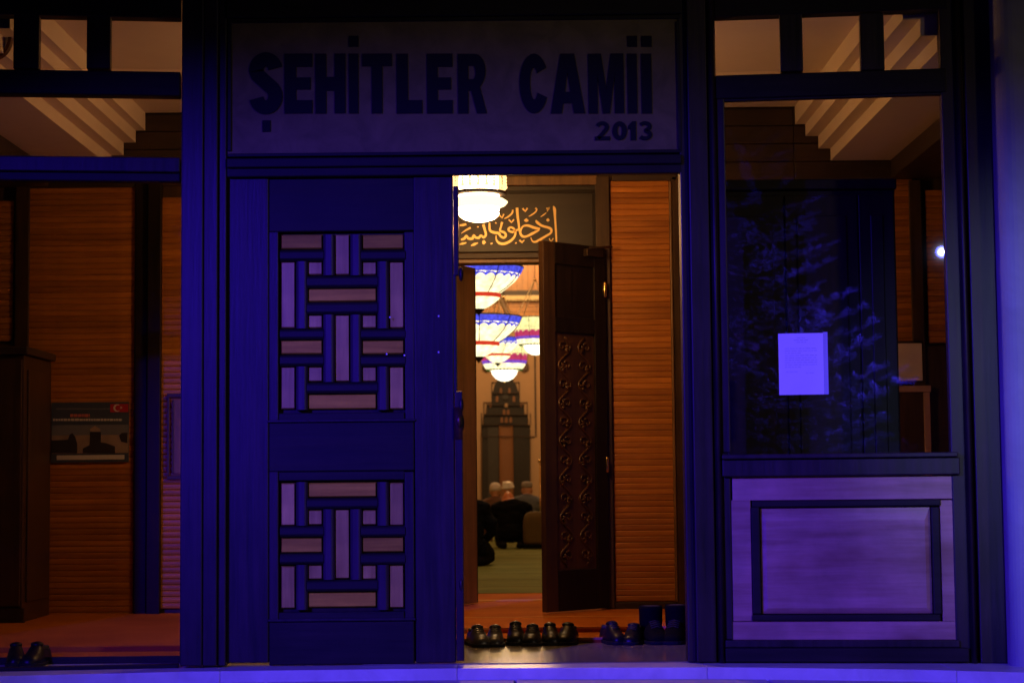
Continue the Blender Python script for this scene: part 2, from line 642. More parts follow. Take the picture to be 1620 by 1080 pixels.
# carpeted platform of the porch, two low steps
plat = thing('carpeted_platform', None, None)
plat['kind'] = 'structure'
obj('lower_tread', MB().flat([(-4.6, 0.30), (-0.75, 0.30), (-0.75, 1.22), (3.5, 1.22), (3.5, 2.0), (-4.6, 2.0)], -0.1, 0.030), RED, plat, bevel=0.008)
obj('upper_tread', MB().flat([(-4.6, 0.62), (-0.75, 0.62), (-0.75, 1.62), (3.5, 1.62), (3.5, WY + 0.22), (-4.6, WY + 0.22)], -0.1, HZ), RED, plat, bevel=0.008)
obj('nosing_line', MB().box(-0.7, 3.45, 1.213, 1.228, 0.020, 0.0325), REDL, plat)
obj('nosing_line', MB().box(-0.7, 3.45, 1.613, 1.628, 0.050, 0.0615), REDL, plat)
obj('nosing_line', MB().box(-0.7, 3.45, 2.50, 2.53, 0.050, 0.0605), REDL, plat)
obj('nosing_strip', MB().box(-4.6, -0.76, 0.285, 0.299, 0.0, 0.034), BLACKW, plat)

# ------------------------------------------------------------------ timber front, middle
front = C.thing('timber_entrance_front', 'dark varnished timber posts and beams framing the double door', 'entrance front')


def cbox(name, x0, y0, x1, y1, d0, d1, m, parent, pl=C, bevel=0.006, label=None):
    u0, u1, z0, z1 = pl.rect(x0, y0, x1, y1, d0)
    if pl is RW and x0 <= 1147:
        u0 = 0.003                            # butt against the middle post
    if pl is LW and x1 >= 282:
        u1 = -0.003
    o = obj(name, MB().box(u0, u1, d0, d1, z0, z1), m, parent, bevel=bevel)
    if label: o['label'] = label
    return o


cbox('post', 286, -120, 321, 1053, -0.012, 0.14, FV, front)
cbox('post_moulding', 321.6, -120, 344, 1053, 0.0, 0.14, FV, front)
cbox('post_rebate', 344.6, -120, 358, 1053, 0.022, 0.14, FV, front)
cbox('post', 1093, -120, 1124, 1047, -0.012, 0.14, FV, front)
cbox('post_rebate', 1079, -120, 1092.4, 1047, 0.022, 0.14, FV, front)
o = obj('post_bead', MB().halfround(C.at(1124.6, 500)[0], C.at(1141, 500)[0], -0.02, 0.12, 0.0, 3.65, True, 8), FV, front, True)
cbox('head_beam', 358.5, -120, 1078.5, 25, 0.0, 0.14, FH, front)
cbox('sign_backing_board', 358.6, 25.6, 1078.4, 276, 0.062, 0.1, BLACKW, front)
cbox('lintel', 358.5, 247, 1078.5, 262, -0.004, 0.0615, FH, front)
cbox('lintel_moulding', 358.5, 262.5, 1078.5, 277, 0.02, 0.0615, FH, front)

# sign
sign = C.thing('name_sign', 'long pale stone sign with dark SEHITLER CAMII lettering over the door', 'sign')
obj('sign_board', C.box(MB(), 360, 27, 1077, 245, 0.03, 0.06), SIGNM, sign, bevel=0.004)
sb = MB()
for q in ((360, 27, 1077, 33), (360, 239.5, 1077, 245), (360, 33.5, 366, 239), (1071, 33.5, 1077, 239)):
    C.box(sb, *q, 0.018, 0.029)
obj('sign_border', sb, FH, sign, bevel=0.003)


def arc(cx, cy, rx, ry, a0, a1, n=14):
    return [(cx + rx * math.cos(R(a0 + (a1 - a0) * i / n)), cy + ry * math.sin(R(a0 + (a1 - a0) * i / n))) for i in range(n + 1)]


def letter(ch):
    """polygons in a unit box; y up"""
    if ch == 'E': return [[(0, 0), (1, 0), (1, .22), (.42, .22), (.42, .40), (.94, .40), (.94, .60), (.42, .60), (.42, .78), (1, .78), (1, 1), (0, 1)]]
    if ch == 'H': return [[(0, 0), (.36, 0), (.36, .38), (.64, .38), (.64, 0), (1, 0), (1, 1), (.64, 1), (.64, .61), (.36, .61), (.36, 1), (0, 1)]]
    if ch == 'I': return [[(0, 0), (1, 0), (1, 1), (0, 1)]]
    if ch == 'T': return [[(.32, 0), (.68, 0), (.68, .79), (1, .79), (1, 1), (0, 1), (0, .79), (.32, .79)]]
    if ch == 'L': return [[(0, 0), (1, 0), (1, .22), (.44, .22), (.44, 1), (0, 1)]]
    if ch == 'M': return [[(0, 0), (.26, 0), (.26, .66), (.40, 0), (.60, 0), (.74, .66), (.74, 0), (1, 0), (1, 1), (.64, 1), (.5, .40), (.36, 1), (0, 1)]]
    if ch == 'A': return [[(0, 0), (.32, 0), (.37, .17), (.5, .17), (.5, .36), (.42, .36), (.5, .70), (.501, .70), (.58, .36), (.501, .36), (.501, .17), (.63, .17), (.68, 0), (1, 0), (.70, 1), (.30, 1)]]
    if ch == 'R':
        out = [(0, 0), (.36, 0), (.36, .38), (.46, .38), (.66, 0), (1, 0), (.76, .44)] + arc(.60, .71, .36, .285, -50, 90, 12) + [(0, 1), (0, .701), (.36, .701), (.36, .80), (.50, .80)] + arc(.52, .685, .10, .115, 80, -80, 8) + [(.36, .57), (.36, .70), (0, .70)]
        return [out]
    if ch == 'C':
        return [arc(.5, .5, .5, .5, 32, 332, 26) + arc(.5, .5, .14, .27, 325, 40, 20)]
    if ch == '0':
        return [arc(.5, .5, .5, .5, 0, 180, 16) + arc(.5, .5, .16, .27, 180, 0, 12), arc(.5, .5, .5, .5, 180, 360, 16) + arc(.5, .5, .16, .27, 360, 180, 12)]
    if ch == '1': return [[(.3, 0), (.95, 0), (.95, 1), (.5, 1), (0, .76), (0, .56), (.3, .64)]]
    return []


def stroke_letter(ch):
    if ch == 'S':
        return arc(.5, .72, .335, .185, 10, 200, 14) + arc(.5, .285, .335, .185, 75, -170, 16)[1:]
    if ch == '2':
        return arc(.5, .70, .32, .20, 165, -25, 12) + [(.55, .38), (.22, .11)]
    if ch == '3':
        return arc(.46, .73, .33, .18, 150, -75, 12) + [(.52, .51)] + arc(.46, .29, .36, .19, 75, -150, 12)
    return []


def put_letter(ch, x0, y0, x1, y1, m=LETTER):
    d0, d1 = 0.023, 0.0297
    u0, u1, z0, z1 = C.rect(x0, y0, x1, y1, d0)
    w, h = u1 - u0, z1 - z0
    mb = MB()
    base = ch.replace('Ş', 'S').replace('İ', 'I')
    if base in 'S23':
        pts = [(u0 + p[0] * w, z0 + p[1] * h) for p in stroke_letter(base)]
        mb.ribbon(pts, 0.235 * h if base == 'S' else 0.2 * h, d0, d1)
        if base == '2':
            mb.box(u0, u1, d0, d1, z0, z0 + 0.2 * h)
    else:
        for poly in letter(base):
            mb.prism([(u0 + p[0] * w, z0 + p[1] * h) for p in poly], d0, d1)
    if ch == 'İ':
        C.box(mb, x0, y0 - 28, x1, y0 - 11, d0, d1)
    if ch == 'Ş':
        C.box(mb, x0 + 17, y1 + 11, x0 + 30, y1 + 29, d0, d1)
    obj('sign_letter', mb, m, sign)


for ch, a, b_ in (('Ş', 398, 443), ('E', 450, 494), ('H', 499, 546.5), ('İ', 552, 567), ('T', 573, 620), ('L', 627.5, 668),
                  ('E', 675.5, 716), ('R', 724.5, 770), ('C', 822, 868), ('A', 871, 925), ('M', 931, 987), ('İ', 993, 1008), ('İ', 1015, 1031)):
    put_letter(ch, a, 85, b_, 179.5)
for ch, a, b_ in (('2', 941, 965), ('0', 969, 992), ('1', 994, 1007), ('3', 1010, 1033)):
    put_letter(ch, a, 192, b_, 222)

# ------------------------------------------------------------------ front door, closed leaf
door = C.thing('carved_door_leaf', 'closed dark door leaf with two woven lattice panels, left of the open doorway', 'door')
DF = 0.055          # door face depth
stile = cbox('stile', 358.5, 278, 425, 1048, DF, DF + 0.05, FV, door)
stile2 = cbox('stile', 656, 278, 719.0, 1048, DF, DF + 0.05, FV, door)
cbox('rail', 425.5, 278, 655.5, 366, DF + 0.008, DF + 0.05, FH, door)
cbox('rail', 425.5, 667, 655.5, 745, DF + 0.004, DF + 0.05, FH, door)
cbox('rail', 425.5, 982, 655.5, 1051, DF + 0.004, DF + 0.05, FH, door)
cbox('door_backing', 360, 280, 717, 1046, DF + 0.0505, DF + 0.058, BLACKW, door)
# panel mouldings
for (x0, y0, x1, y1) in ((425.5, 366.5, 655.5, 666.5), (425.5, 745.5, 655.5, 981.5)):
    for q in ((x0, y0, x0 + 15, y1), (x1 - 15, y0, x1, y1)):
        cbox('panel_moulding', *q, DF + 0.006, DF + 0.044, FV, door, bevel=0.005)
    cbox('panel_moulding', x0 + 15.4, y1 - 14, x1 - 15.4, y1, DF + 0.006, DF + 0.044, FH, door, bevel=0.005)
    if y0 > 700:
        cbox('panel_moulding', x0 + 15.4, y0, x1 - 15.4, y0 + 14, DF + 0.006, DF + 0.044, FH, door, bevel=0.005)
    cbox('sill_bead', x0 - 2, y1 - 3.5, x1 + 2, y1 + 0.5, DF - 0.010, DF + 0.0035, FV, door, bevel=0.003)

cx = [(444.5, 467.5), (487, 510.5), (529.5, 553.5), (572.5, 596), (615.5, 639.5)]


def piece(x0, y0, x1, y1, horiz):
    u0, u1, z0, z1 = C.rect(x0, y0, x1, y1, DF + 0.03)
    w, h = u1 - u0, z1 - z0
    e = 0.006
    # raised field with a chamfered edge
    mb = MB()
    a = [(-w / 2, 0.012, -h / 2), (w / 2, 0.012, -h / 2), (w / 2, 0.012, h / 2), (-w / 2, 0.012, h / 2)]
    b_ = [(-w / 2 + e, 0, -h / 2 + e), (w / 2 - e, 0, -h / 2 + e), (w / 2 - e, 0, h / 2 - e), (-w / 2 + e, 0, h / 2 - e)]
    mb.v = a + b_
    mb.f = [(4, 5, 6, 7), (0, 1, 5, 4), (1, 2, 6, 5), (2, 3, 7, 6), (3, 0, 4, 7), (0, 3, 2, 1)]
    mb.m = [0] * 6
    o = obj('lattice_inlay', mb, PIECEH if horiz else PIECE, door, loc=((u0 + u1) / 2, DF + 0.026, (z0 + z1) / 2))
    return o


def bar(x0, y0, x1, y1, vertical, gap=1.0):
    u0, u1, z0, z1 = C.rect(x0, y0, x1, y1, DF + 0.005)
    cu, cz = (u0 + u1) / 2, (z0 + z1) / 2
    x0_, x1_, z0_, z1_ = u0 - cu, u1 - cu, z0 - cz, z1 - cz
    c_, hw = 0.013, (x1_ if vertical else z1_)
    jit = random.uniform(-0.0012, 0.0012)
    pr_ = [(-hw, 0.032), (-hw, -0.012 + c_ + jit), (-hw + c_ * 0.55, -0.012 + c_ * 0.3 + jit), (-hw + c_ * 1.1, -0.012 + jit), (hw - c_ * 1.1, -0.012 + jit), (hw - c_ * 0.55, -0.012 + c_ * 0.3 + jit), (hw, -0.012 + c_ + jit), (hw, 0.032)]
    e0, e1 = (z0_, z1_) if vertical else (x0_, x1_)
    mb = MB()
    k = len(pr_)
    mb.v = [((p, d_, e) if vertical else (e, d_, p)) for e in (e0, e1) for p, d_ in pr_]
    for i in range(k):
        j = (i + 1) % k
        mb.face([i, j, k + j, k + i])
    mb.face(list(range(k))[::-1]); mb.face([k + i for i in range(k)])
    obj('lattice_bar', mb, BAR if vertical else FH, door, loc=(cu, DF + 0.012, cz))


def V(i, y0, y1): piece(cx[i][0], y0, cx[i][1], y1, False)
def Hh(i, j, y0, y1): piece(cx[i][0], y0, cx[j][1], y1, True)
def bv(i, y0, y1): bar(cx[i][1] + 0.6, y0, cx[i + 1][0] - 0.6, y1, True)
def bh(i, j, y0, y1): bar(cx[i][0] - 1.5, y0, cx[j][1] + 1.5, y1, False)


# upper panel
Hh(0, 1, 371, 394); Hh(3, 4, 371, 394); V(2, 371, 435); V(1, 414, 435); V(3, 414, 435)
V(0, 414, 519); V(4, 414, 519); Hh(1, 3, 456, 477); V(1, 498, 519); V(3, 498, 519)
V(2, 498, 603.5); Hh(0, 1, 538, 560); Hh(3, 4, 538, 560)
V(0, 580, 647); V(4, 580, 647); V(1, 580, 603.5); V(3, 580, 603.5); Hh(1, 3, 623, 647)
for j in (0, 3):
    bh(j, j + 1, 395, 413); bh(j, j + 1, 520, 537); bh(j, j + 1, 561, 579)
bh(1, 3, 436, 455); bh(1, 3, 478, 497); bh(1, 3, 604.5, 622)
bv(0, 413.5, 519.5); bv(3, 413.5, 519.5); bv(0, 579.5, 648); bv(3, 579.5, 648)
bv(1, 371, 435.5); bv(2, 371, 435.5); bv(1, 497.5, 604); bv(2, 497.5, 604)
# lower panel
V(0, 764, 831); V(4, 763, 831); Hh(1, 3, 763, 786); V(1, 806, 830); V(3, 806, 830)
Hh(0, 1, 850, 874); Hh(3, 4, 848, 873); V(2, 805, 915); V(1, 893, 916); V(3, 893, 916)
V(0, 895, 962); V(4, 893, 961); Hh(1, 3, 936, 960)
bh(1, 3, 787, 804.5); bh(1, 3, 917, 935)
for j in (0, 3):
    bh(j, j + 1, 831.5, 849); bh(j, j + 1, 875, 892.5)
bv(0, 762, 831); bv(3, 762, 831); bv(0, 893, 964); bv(3, 893, 964)
bv(1, 805, 916.5); bv(2, 805, 916.5)

# meeting strip along the free edge, with its lever plate
ast = MB()
u_a, u_b = C.at(719.0, 663)[0] + 0.0006, C.at(726, 500)[0]
zt, z1_, z2_, zb = C.at(722, 292)[1], C.at(722, 434)[1], C.at(722, 618)[1], C.at(722, 1046)[1]
ast.box(u_a, u_b, DF - 0.012, DF + 0.03, z1_, zt)
ast.box(u_a - 0.003, u_a + 0.012, DF + 0.004, DF + 0.05, z2_ - 0.01, z1_ + 0.01)
ast.box(u_a, C.at(733, 900)[0], DF - 0.012, DF + 0.03, zb, z2_)
obj('meeting_strip', ast, FV, door, bevel=0.004)
kn = MB()
for yy, rr in ((432, 0.022), (640, 0.024), (668, 0.03), (925, 0.022)):
    kn.ball((C.at(729, yy)[0], DF - 0.002, C.at(729, yy)[1]), (rr * 0.55, 0.02, rr * 1.6))
obj('carved_boss', kn, FV, door, True)
hd = MB()
hx, hz = C.at(722, 672)
hd.box(hx - 0.012, hx + 0.03, DF - 0.018, DF - 0.0125, hz - 0.07, hz + 0.09)
hd.ball((hx + 0.012, DF - 0.03, hz + 0.02), (0.014, 0.014, 0.03))
obj('door_handle', hd, IRON, door, True)
chips = MB()
for x, y in ((694, 500), (694, 557), (617, 502), (640, 562), (612, 560)):
    u, z = C.at(x, y, DF)
    chips.ball((u, DF - 0.001, z), (0.005, 0.004, 0.005), 6, 4)
obj('paint_chip', chips, PAPER, door)

# ------------------------------------------------------------------ wings
def wing_pane(pl, x0, y0, x1, y1, parent, m, d=0.05):
    u0, u1, z0, z1 = pl.rect(x0, y0, x1, y1, d)
    u0 = 0.004 if pl is RW and x0 < 1147 else u0
    u1 = -0.004 if pl is LW and x1 >= 282 else u1
    obj('glass_pane', MB().box(u0, u1, d, d + 0.006, z0, z1), m, parent)


rw = RW.thing('right_window_bay', 'tall dark timber window bay with three transom lights and a pale panelled base', 'window bay')
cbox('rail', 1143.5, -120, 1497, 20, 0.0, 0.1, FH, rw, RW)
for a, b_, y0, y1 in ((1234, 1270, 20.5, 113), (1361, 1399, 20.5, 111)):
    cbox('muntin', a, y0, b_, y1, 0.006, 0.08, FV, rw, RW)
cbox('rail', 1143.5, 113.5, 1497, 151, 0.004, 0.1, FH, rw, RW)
# stepped top/bottom line of the row: slim beads
cbox('glazing_bead', 1143.5, 151.5, 1493, 155, 0.02, 0.06, FV, rw, RW, 0.002)
cbox('stile', 1143.5, 155.5, 1151, 716, 0.012, 0.09, FV, rw, RW)
cbox('stile', 1497.5, -120, 1520, 1046, 0.010, 0.1, FV, rw, RW)
u0, u1 = RW.at(1520.5, 540)[0], RW.at(1535, 540)[0]
obj('stile_bead', MB().halfround(u0, u1, -0.025, 0.1, 0.0, 3.65, True, 8), FV, rw, True)
cbox('post', 1535.5, -120, 1584, 1049, -0.012, 0.12, FV, rw, RW)
cbox('sill', 1146, 716.5, 1516, 724, -0.045, 0.1, FV, rw, RW, 0.005)
cbox('sill_rail', 1143.5, 724.5, 1519, 752, -0.020, 0.1, FV, rw, RW, 0.006)
cbox('bottom_rail', 1143.5, 1012, 1519, 1024, -0.005, 0.1, FV, rw, RW)
cbox('plinth', 1143.5, 1024.5, 1534, 1047, -0.022, 0.1, FH, rw, RW)
cbox('stile', 1143.5, 752.5, 1158, 1011.5, 0.012, 0.09, FV, rw, RW)
# base panel: framed and fielded
for nm, q in (('base_rail', (1158.5, 752.5, 1519, 790)), ('base_rail', (1158.5, 982.5, 1519, 1011.5)), ('base_stile', (1158.5, 790.5, 1189, 982)), ('base_stile', (1489, 790.5, 1519, 982))):
    cbox(nm, *q, 0.016, 0.07, BASEP, rw, RW, 0.003)
for q in ((1189.5, 790.5, 1488.5, 801), (1189.5, 971.5, 1488.5, 982), (1189.5, 801.5, 1203, 971), (1475, 801.5, 1488.5, 971)):
    cbox('base_moulding', *q, 0.006, 0.05, FH, rw, RW, 0.006)
u0, u1, z0, z1 = RW.rect(1203.5, 801.5, 1474.5, 971, 0.02)
e = 0.03
mb = MB()
mb.v = [(u0, .05, z0), (u1, .05, z0), (u1, .05, z1), (u0, .05, z1), (u0 + .003, .034, z0 + .003), (u1 - .003, .034, z0 + .003), (u1 - .003, .034, z1 - .003), (u0 + .003, .034, z1 - .003),
        (u0 + e, .022, z0 + e), (u1 - e, .022, z0 + e), (u1 - e, .022, z1 - e * 2.2), (u0 + e, .022, z1 - e * 2.2)]
mb.f = [(8, 9, 10, 11), (4, 5, 9, 8), (5, 6, 10, 9), (6, 7, 11, 10), (7, 4, 8, 11), (0, 1, 5, 4), (1, 2, 6, 5), (2, 3, 7, 6), (3, 0, 4, 7), (3, 2, 1, 0)]
mb.m = [0] * 10
obj('base_field', mb, BASEP, rw)
cbox('base_backing', 1150, 753, 1518, 1011, 0.071, 0.088, BLACKW, rw, RW)
for a, b_ in ((1143.5, 1233.5), (1270.5, 1360.5), (1399.5, 1497)):
    wing_pane(RW, a, 20.5, b_, 113, rw, GLASSC)
wing_pane(RW, 1151.5, 155.5, 1497, 716, rw, GLASS, 0.045)
dark_gap = MB()

lwg = LW.thing('left_window_bay', 'tall dark timber glazed bay with transom lights at the left edge', 'window bay')
cbox('rail', -284, -120, 283, 23, 0.0, 0.1, FH, lwg, LW)
for a, b_ in ((137, 175), (21, 62), (-95, -55)):
    cbox('muntin', a, 23.5, b_, 109, 0.006, 0.08, FV, lwg, LW)
cbox('rail', -284, 109.5, 283, 148, 0.004, 0.1, FH, lwg, LW)
cbox('rail', -284, 246, 283, 270, -0.006, 0.1, FV, lwg, LW)
cbox('rail_moulding', -284, 270.5, 283, 285, 0.02, 0.1, FH, lwg, LW)
cbox('post', -325, -120, -285, 1075, -0.012, 0.12, FV, lwg, LW)
cbox('threshold', -284, 1056, 283, 1062, 0.02, 0.09, FH, lwg, LW, 0.003)
wing_pane(LW, -284, 148.5, 283, 245.5, lwg, GLASSC)
for a, b_ in ((62.5, 136.5), (175.5, 283), (-54.5, 20.5), (-284, -95.5)):
    wing_pane(LW, a, 23.5, b_, 109, lwg, GLASSC)
wing_pane(LW, -284, 286, 283, 1055, lwg, GLASSC, 0.06)

ul = LW.at(-326, 540)[0]
pl_ = thing('plaster_pier', 'added light-blocking pier left of the glazed bay, beyond the frame', 'pier', tuple(LW.o), LW.a)  # unseen, put in to stop blue spill on the porch back wall
obj('pier_shaft', MB().box(ul - 1.6, ul - 0.004, -0.15, 0.3, -0.19, 3.8), PIER, pl_, bevel=0.02)
# pier at the right edge
px0 = RW.at(1585, 700, -0.1)[0]
pr = thing('plaster_pier', 'pale plastered pier with a rounded corner at the right edge', 'pier', tuple(RW.o), RW.a)
pts = []
rad = 0.10
for i in range(9):
    a = R(180 + 90 * i / 8)
    pts.append((px0 + 0.01 + rad + rad * math.cos(a), -0.20 + rad + rad * math.sin(a)))
pts += [(px0 + 1.4, -0.20), (px0 + 1.4, 0.3), (px0 + 0.01, 0.3)]
obj('pier_shaft', MB().flat(pts, -0.19, 3.8), PIER, pr)
pts2 = [(px0 + 0.13, -0.232), (px0 + 1.4, -0.232), (px0 + 1.4, -0.201), (px0 + 0.10, -0.201)]

# wall and roof over the front (above the frame)
up = thing('upper_wall', 'dark wall above the timber front, out of the frame', 'wall')
up['kind'] = 'structure'
obj('wall_block', MB().box(-4.2, 3.6, -0.35, 0.4, 3.66, 4.4), PIER, up)
obj('porch_roof', MB().box(-4.8, 3.8, 0.42, 3.5, 3.63, 3.75), PIER, up)

# ------------------------------------------------------------------ porch shell
ceil = thing('stepped_ceiling', None, None)
ceil['kind'] = 'structure'
rc = [(1258, 169), (1258, 197), (1274, 197), (1274, 216), (1294, 216), (1294, 236), (1313, 236), (1313, 255), (1406, 255)]
lc = [(230, 178), (230, 203), (215, 203), (215, 224), (196, 224), (196, 244), (177, 244), (177, 262), (80, 262)]
zr = [B.at(1258, y)[1] for _, y in rc]
RCp = [(B.at(x, 210)[0], z) for (x, _), z in zip(rc, zr)]
LCp = [(B.at(x, 210)[0], z) for (x, _), z in zip(lc, zr)]
top = 3.62
prof = [(-4.6, top), (-4.6, LCp[-1][1])] + LCp[::-1] + RCp + [(3.5, RCp[-1][1]), (3.5, top)]
sof = MB().prism(prof, 0.15, WY - 0.005)
half = len(sof.v) // 2
ur, ul_ = RW.o.x, LW.o.x
for i in range(half):
    x, y_, z = sof.v[i]
    if x > ur:
        y_ = -(x - ur) * math.tan(R(6.2)) + 0.112
    elif x < ul_:
        y_ = -(ul_ - x) * math.tan(R(6.6)) + 0.112
    sof.v[i] = (x, y_, z)
obj('plaster_soffit', sof, PLASTER, ceil)
zs = RCp[-1][1]
beam_z = B.at(1400, 284)[1]
obj('timber_beam', MB().box(RCp[-1][0], 3.5, 0.12, WY - 0.04, beam_z, zs - 0.003), DARKH, ceil, bevel=0.005)
obj('timber_beam', MB().box(-4.6, LCp[-1][0], 0.12, WY - 0.04, beam_z, zs - 0.003), DARKH, ceil, bevel=0.005)

bw = thing('porch_back_wall', 'dark timber back wall of the porch, panelled with amber slats', 'wall', (0, WY, 0))
dl, dr = -0.555, 0.598              # doorway
dh = B.at(840, 415)[1]
obj('wall_slab', MB().box(-4.6, dl - 0.002, 0.03, 0.16, 0.0, 3.6), DARKW, bw)
obj('wall_slab', MB().box(dr + 0.002, 3.5, 0.03, 0.16, 0.0, 3.6), DARKW, bw)
obj('wall_slab', MB().box(dl, dr, 0.03, 0.16, dh, 3.6), DARKW, bw)
# planks above the panels
zt0, zt1 = B.at(1300, 283)[1], B.at(1300, 169)[1]
npl = 4
for k in range(npl):
    z0 = zt0 + (zt1 - zt0) * k / npl
    z1 = zt0 + (zt1 - zt0) * (k + 1) / npl - 0.006
    for x0, x1 in ((-4.59, -2.1), (-2.095, dl - 0.2), (dr + 0.1, 1.9), (1.905, 3.49)):
        obj('wall_plank', MB().box(x0, x1, 0.004 + 0.004 * random.random(), 0.029, z0, z1), DARKH, bw, bevel=0.003)

SLATP = 0.0387


def slat_mesh(w):
    mb = MB()
    n = 4
    hh = SLATP / 2 - 0.0006
    pr_ = [(-hh, 0.012)] + [(-hh * math.cos(math.pi * i / n), 0.0050 - 0.0038 * math.sin(math.pi * i / n) ** 0.6) for i in range(n + 1)] + [(hh, 0.012)]
    k = len(pr_)
    mb.v = [(-w / 2, y, z) for z, y in pr_] + [(w / 2, y, z) for z, y in pr_]
    for i in range(k):
        j = (i + 1) % k
        mb.face([i, j, k + j, k + i])
    mb.face(list(range(k))[::-1]); mb.face([k + i for i in range(k)])
    return mb.mesh('slat', SLAT)


def slat_panel(label, x0, y0, x1, y1, u_lo=None, u_hi=None):
    u0, u1, z0, z1 = B.rect(x0, y0, x1, y1)
    u0 = u0 if u_lo is None else u_lo
    u1 = u1 if u_hi is None else u_hi
    t = thing('slatted_panel', label, 'wall panel', ((u0 + u1) / 2, WY, z0), 0, 'amber slatted panels on the porch wall')
    obj('panel_backing', MB().box(-(u1 - u0) / 2, (u1 - u0) / 2, 0.014, 0.028, 0, z1 - z0), BLACKW, t)
    me = slat_mesh(u1 - u0 - 0.004)
    n = int((z1 - z0) / SLATP)
    for k in range(n):
        o = link('slat', me, t, (0, 0.0, (k + 0.5) * (z1 - z0) / n))
        o.location.y = 0.0008 * random.uniform(-1, 1)
    return t


slat_panel('short amber slatted panel high at the far left edge', -110, 318, 21, 540)
slat_panel('wide amber slatted panel behind the poster and the brown cabinet', 44, 297, 212, 978)
slat_panel('narrow amber slatted panel glimpsed beside the left door post', 254, 312, 330, 962)
slat_panel('bright amber slatted panel right of the inner doorway', 969, 286, 1063.5, 951)
slat_panel('thin amber slatted strip beside the black cabinet, seen through the right window', 1395, 283, 1446, 545)
slat_panel('short amber slatted panel at the right edge of the right window', 1466, 300, 1560, 542)


def bbox(name, x0, y0, x1, y1, d0, d1, m, parent=bw, bevel=0.004):
    return cbox(name, x0, y0, x1, y1, d0, d1, m, parent, B, bevel)


bbox('wall_post', 21.5, 285, 43.5, 980, -0.02, 0.029, DARKW)
bbox('wall_post', 212.5, 285, 232, 980, -0.02, 0.029, BLACKW)
bbox('wall_post', 232.5, 285, 253.5, 980, -0.05, 0.029, BLACKW)
bbox('wall_post', 1067.5, 279, 1140, 965, -0.02, 0.029, DARKW)
bbox('wall_bead', 1064, 286, 1067.2, 951, -0.03, 0.012, JAMB)
bbox('wall_post', 1446.5, 285, 1465.5, 965, -0.02, 0.029, DARKW)
bbox('wall_post', 946, 279, 968, 962, -0.03, 0.029, DARKW)
bbox('skirting', 969, 952, 1070.5, 966, -0.015, 0.029, DARKH)
bbox('skirting', 44, 979, 211, 992, -0.02, 0.029, DARKH)
bbox('dado', 1466, 546, 1620, 965, -0.006, 0.029, DARKW)
bbox('dado', 1330, 548, 1446, 965, 0.004, 0.029, DARKW)
bbox('dado', -110, 545, 21, 985, 0.0, 0.029, DARKW)
bbox('panel_head', 969, 277, 1070.5, 285.5, -0.02, 0.029, DARKH)
bbox('panel_head', 44, 284, 212, 296.5, -0.02, 0.029, DARKH)

pw = thing('porch_side_walls', None, None)
pw['kind'] = 'structure'
obj('side_wall', MB().box(-4.75, -4.61, -0.9, WY + 0.16, -0.2, 3.66), PIER, pw)
obj('side_wall', MB().box(3.51, 3.65, 0.1, WY + 0.16, -0.2, 3.66), PIER, pw)

# ------------------------------------------------------------------ inner doorway
fr = thing('inner_door_frame', 'dark timber inner door frame with gold Arabic calligraphy on its head board', 'door frame', (0, WY, 0))
zc0, zc1 = B.at(840, 400)[1], B.at(840, 293)[1]
cbox('head_board', 640, 294, 944, 399, 0.0, 0.029, wood('head_board_timber', (0.012, 0.0065, 0.004), (0.022, 0.012, 0.007), 'X', 0.45, 8, 0.08), fr, B)
cbox('head_rail', 640, 279, 945, 293.5, -0.03, 0.029, JAMB, fr, B)
cbox('head_moulding', 800, 301, 944, 306, -0.010, -0.0005, BLACKW, fr, B, 0.002)
cbox('head_moulding', 937, 306.5, 944, 399, -0.010, -0.0005, BLACKW, fr, B, 0.002)
cbox('head_rail', 640, 399.5, 945, 409, -0.02, 0.06, DARKH, fr, B)
cbox('head_rail', 640, 409.5, 945, 416, -0.006, 0.09, JAMB, fr, B)

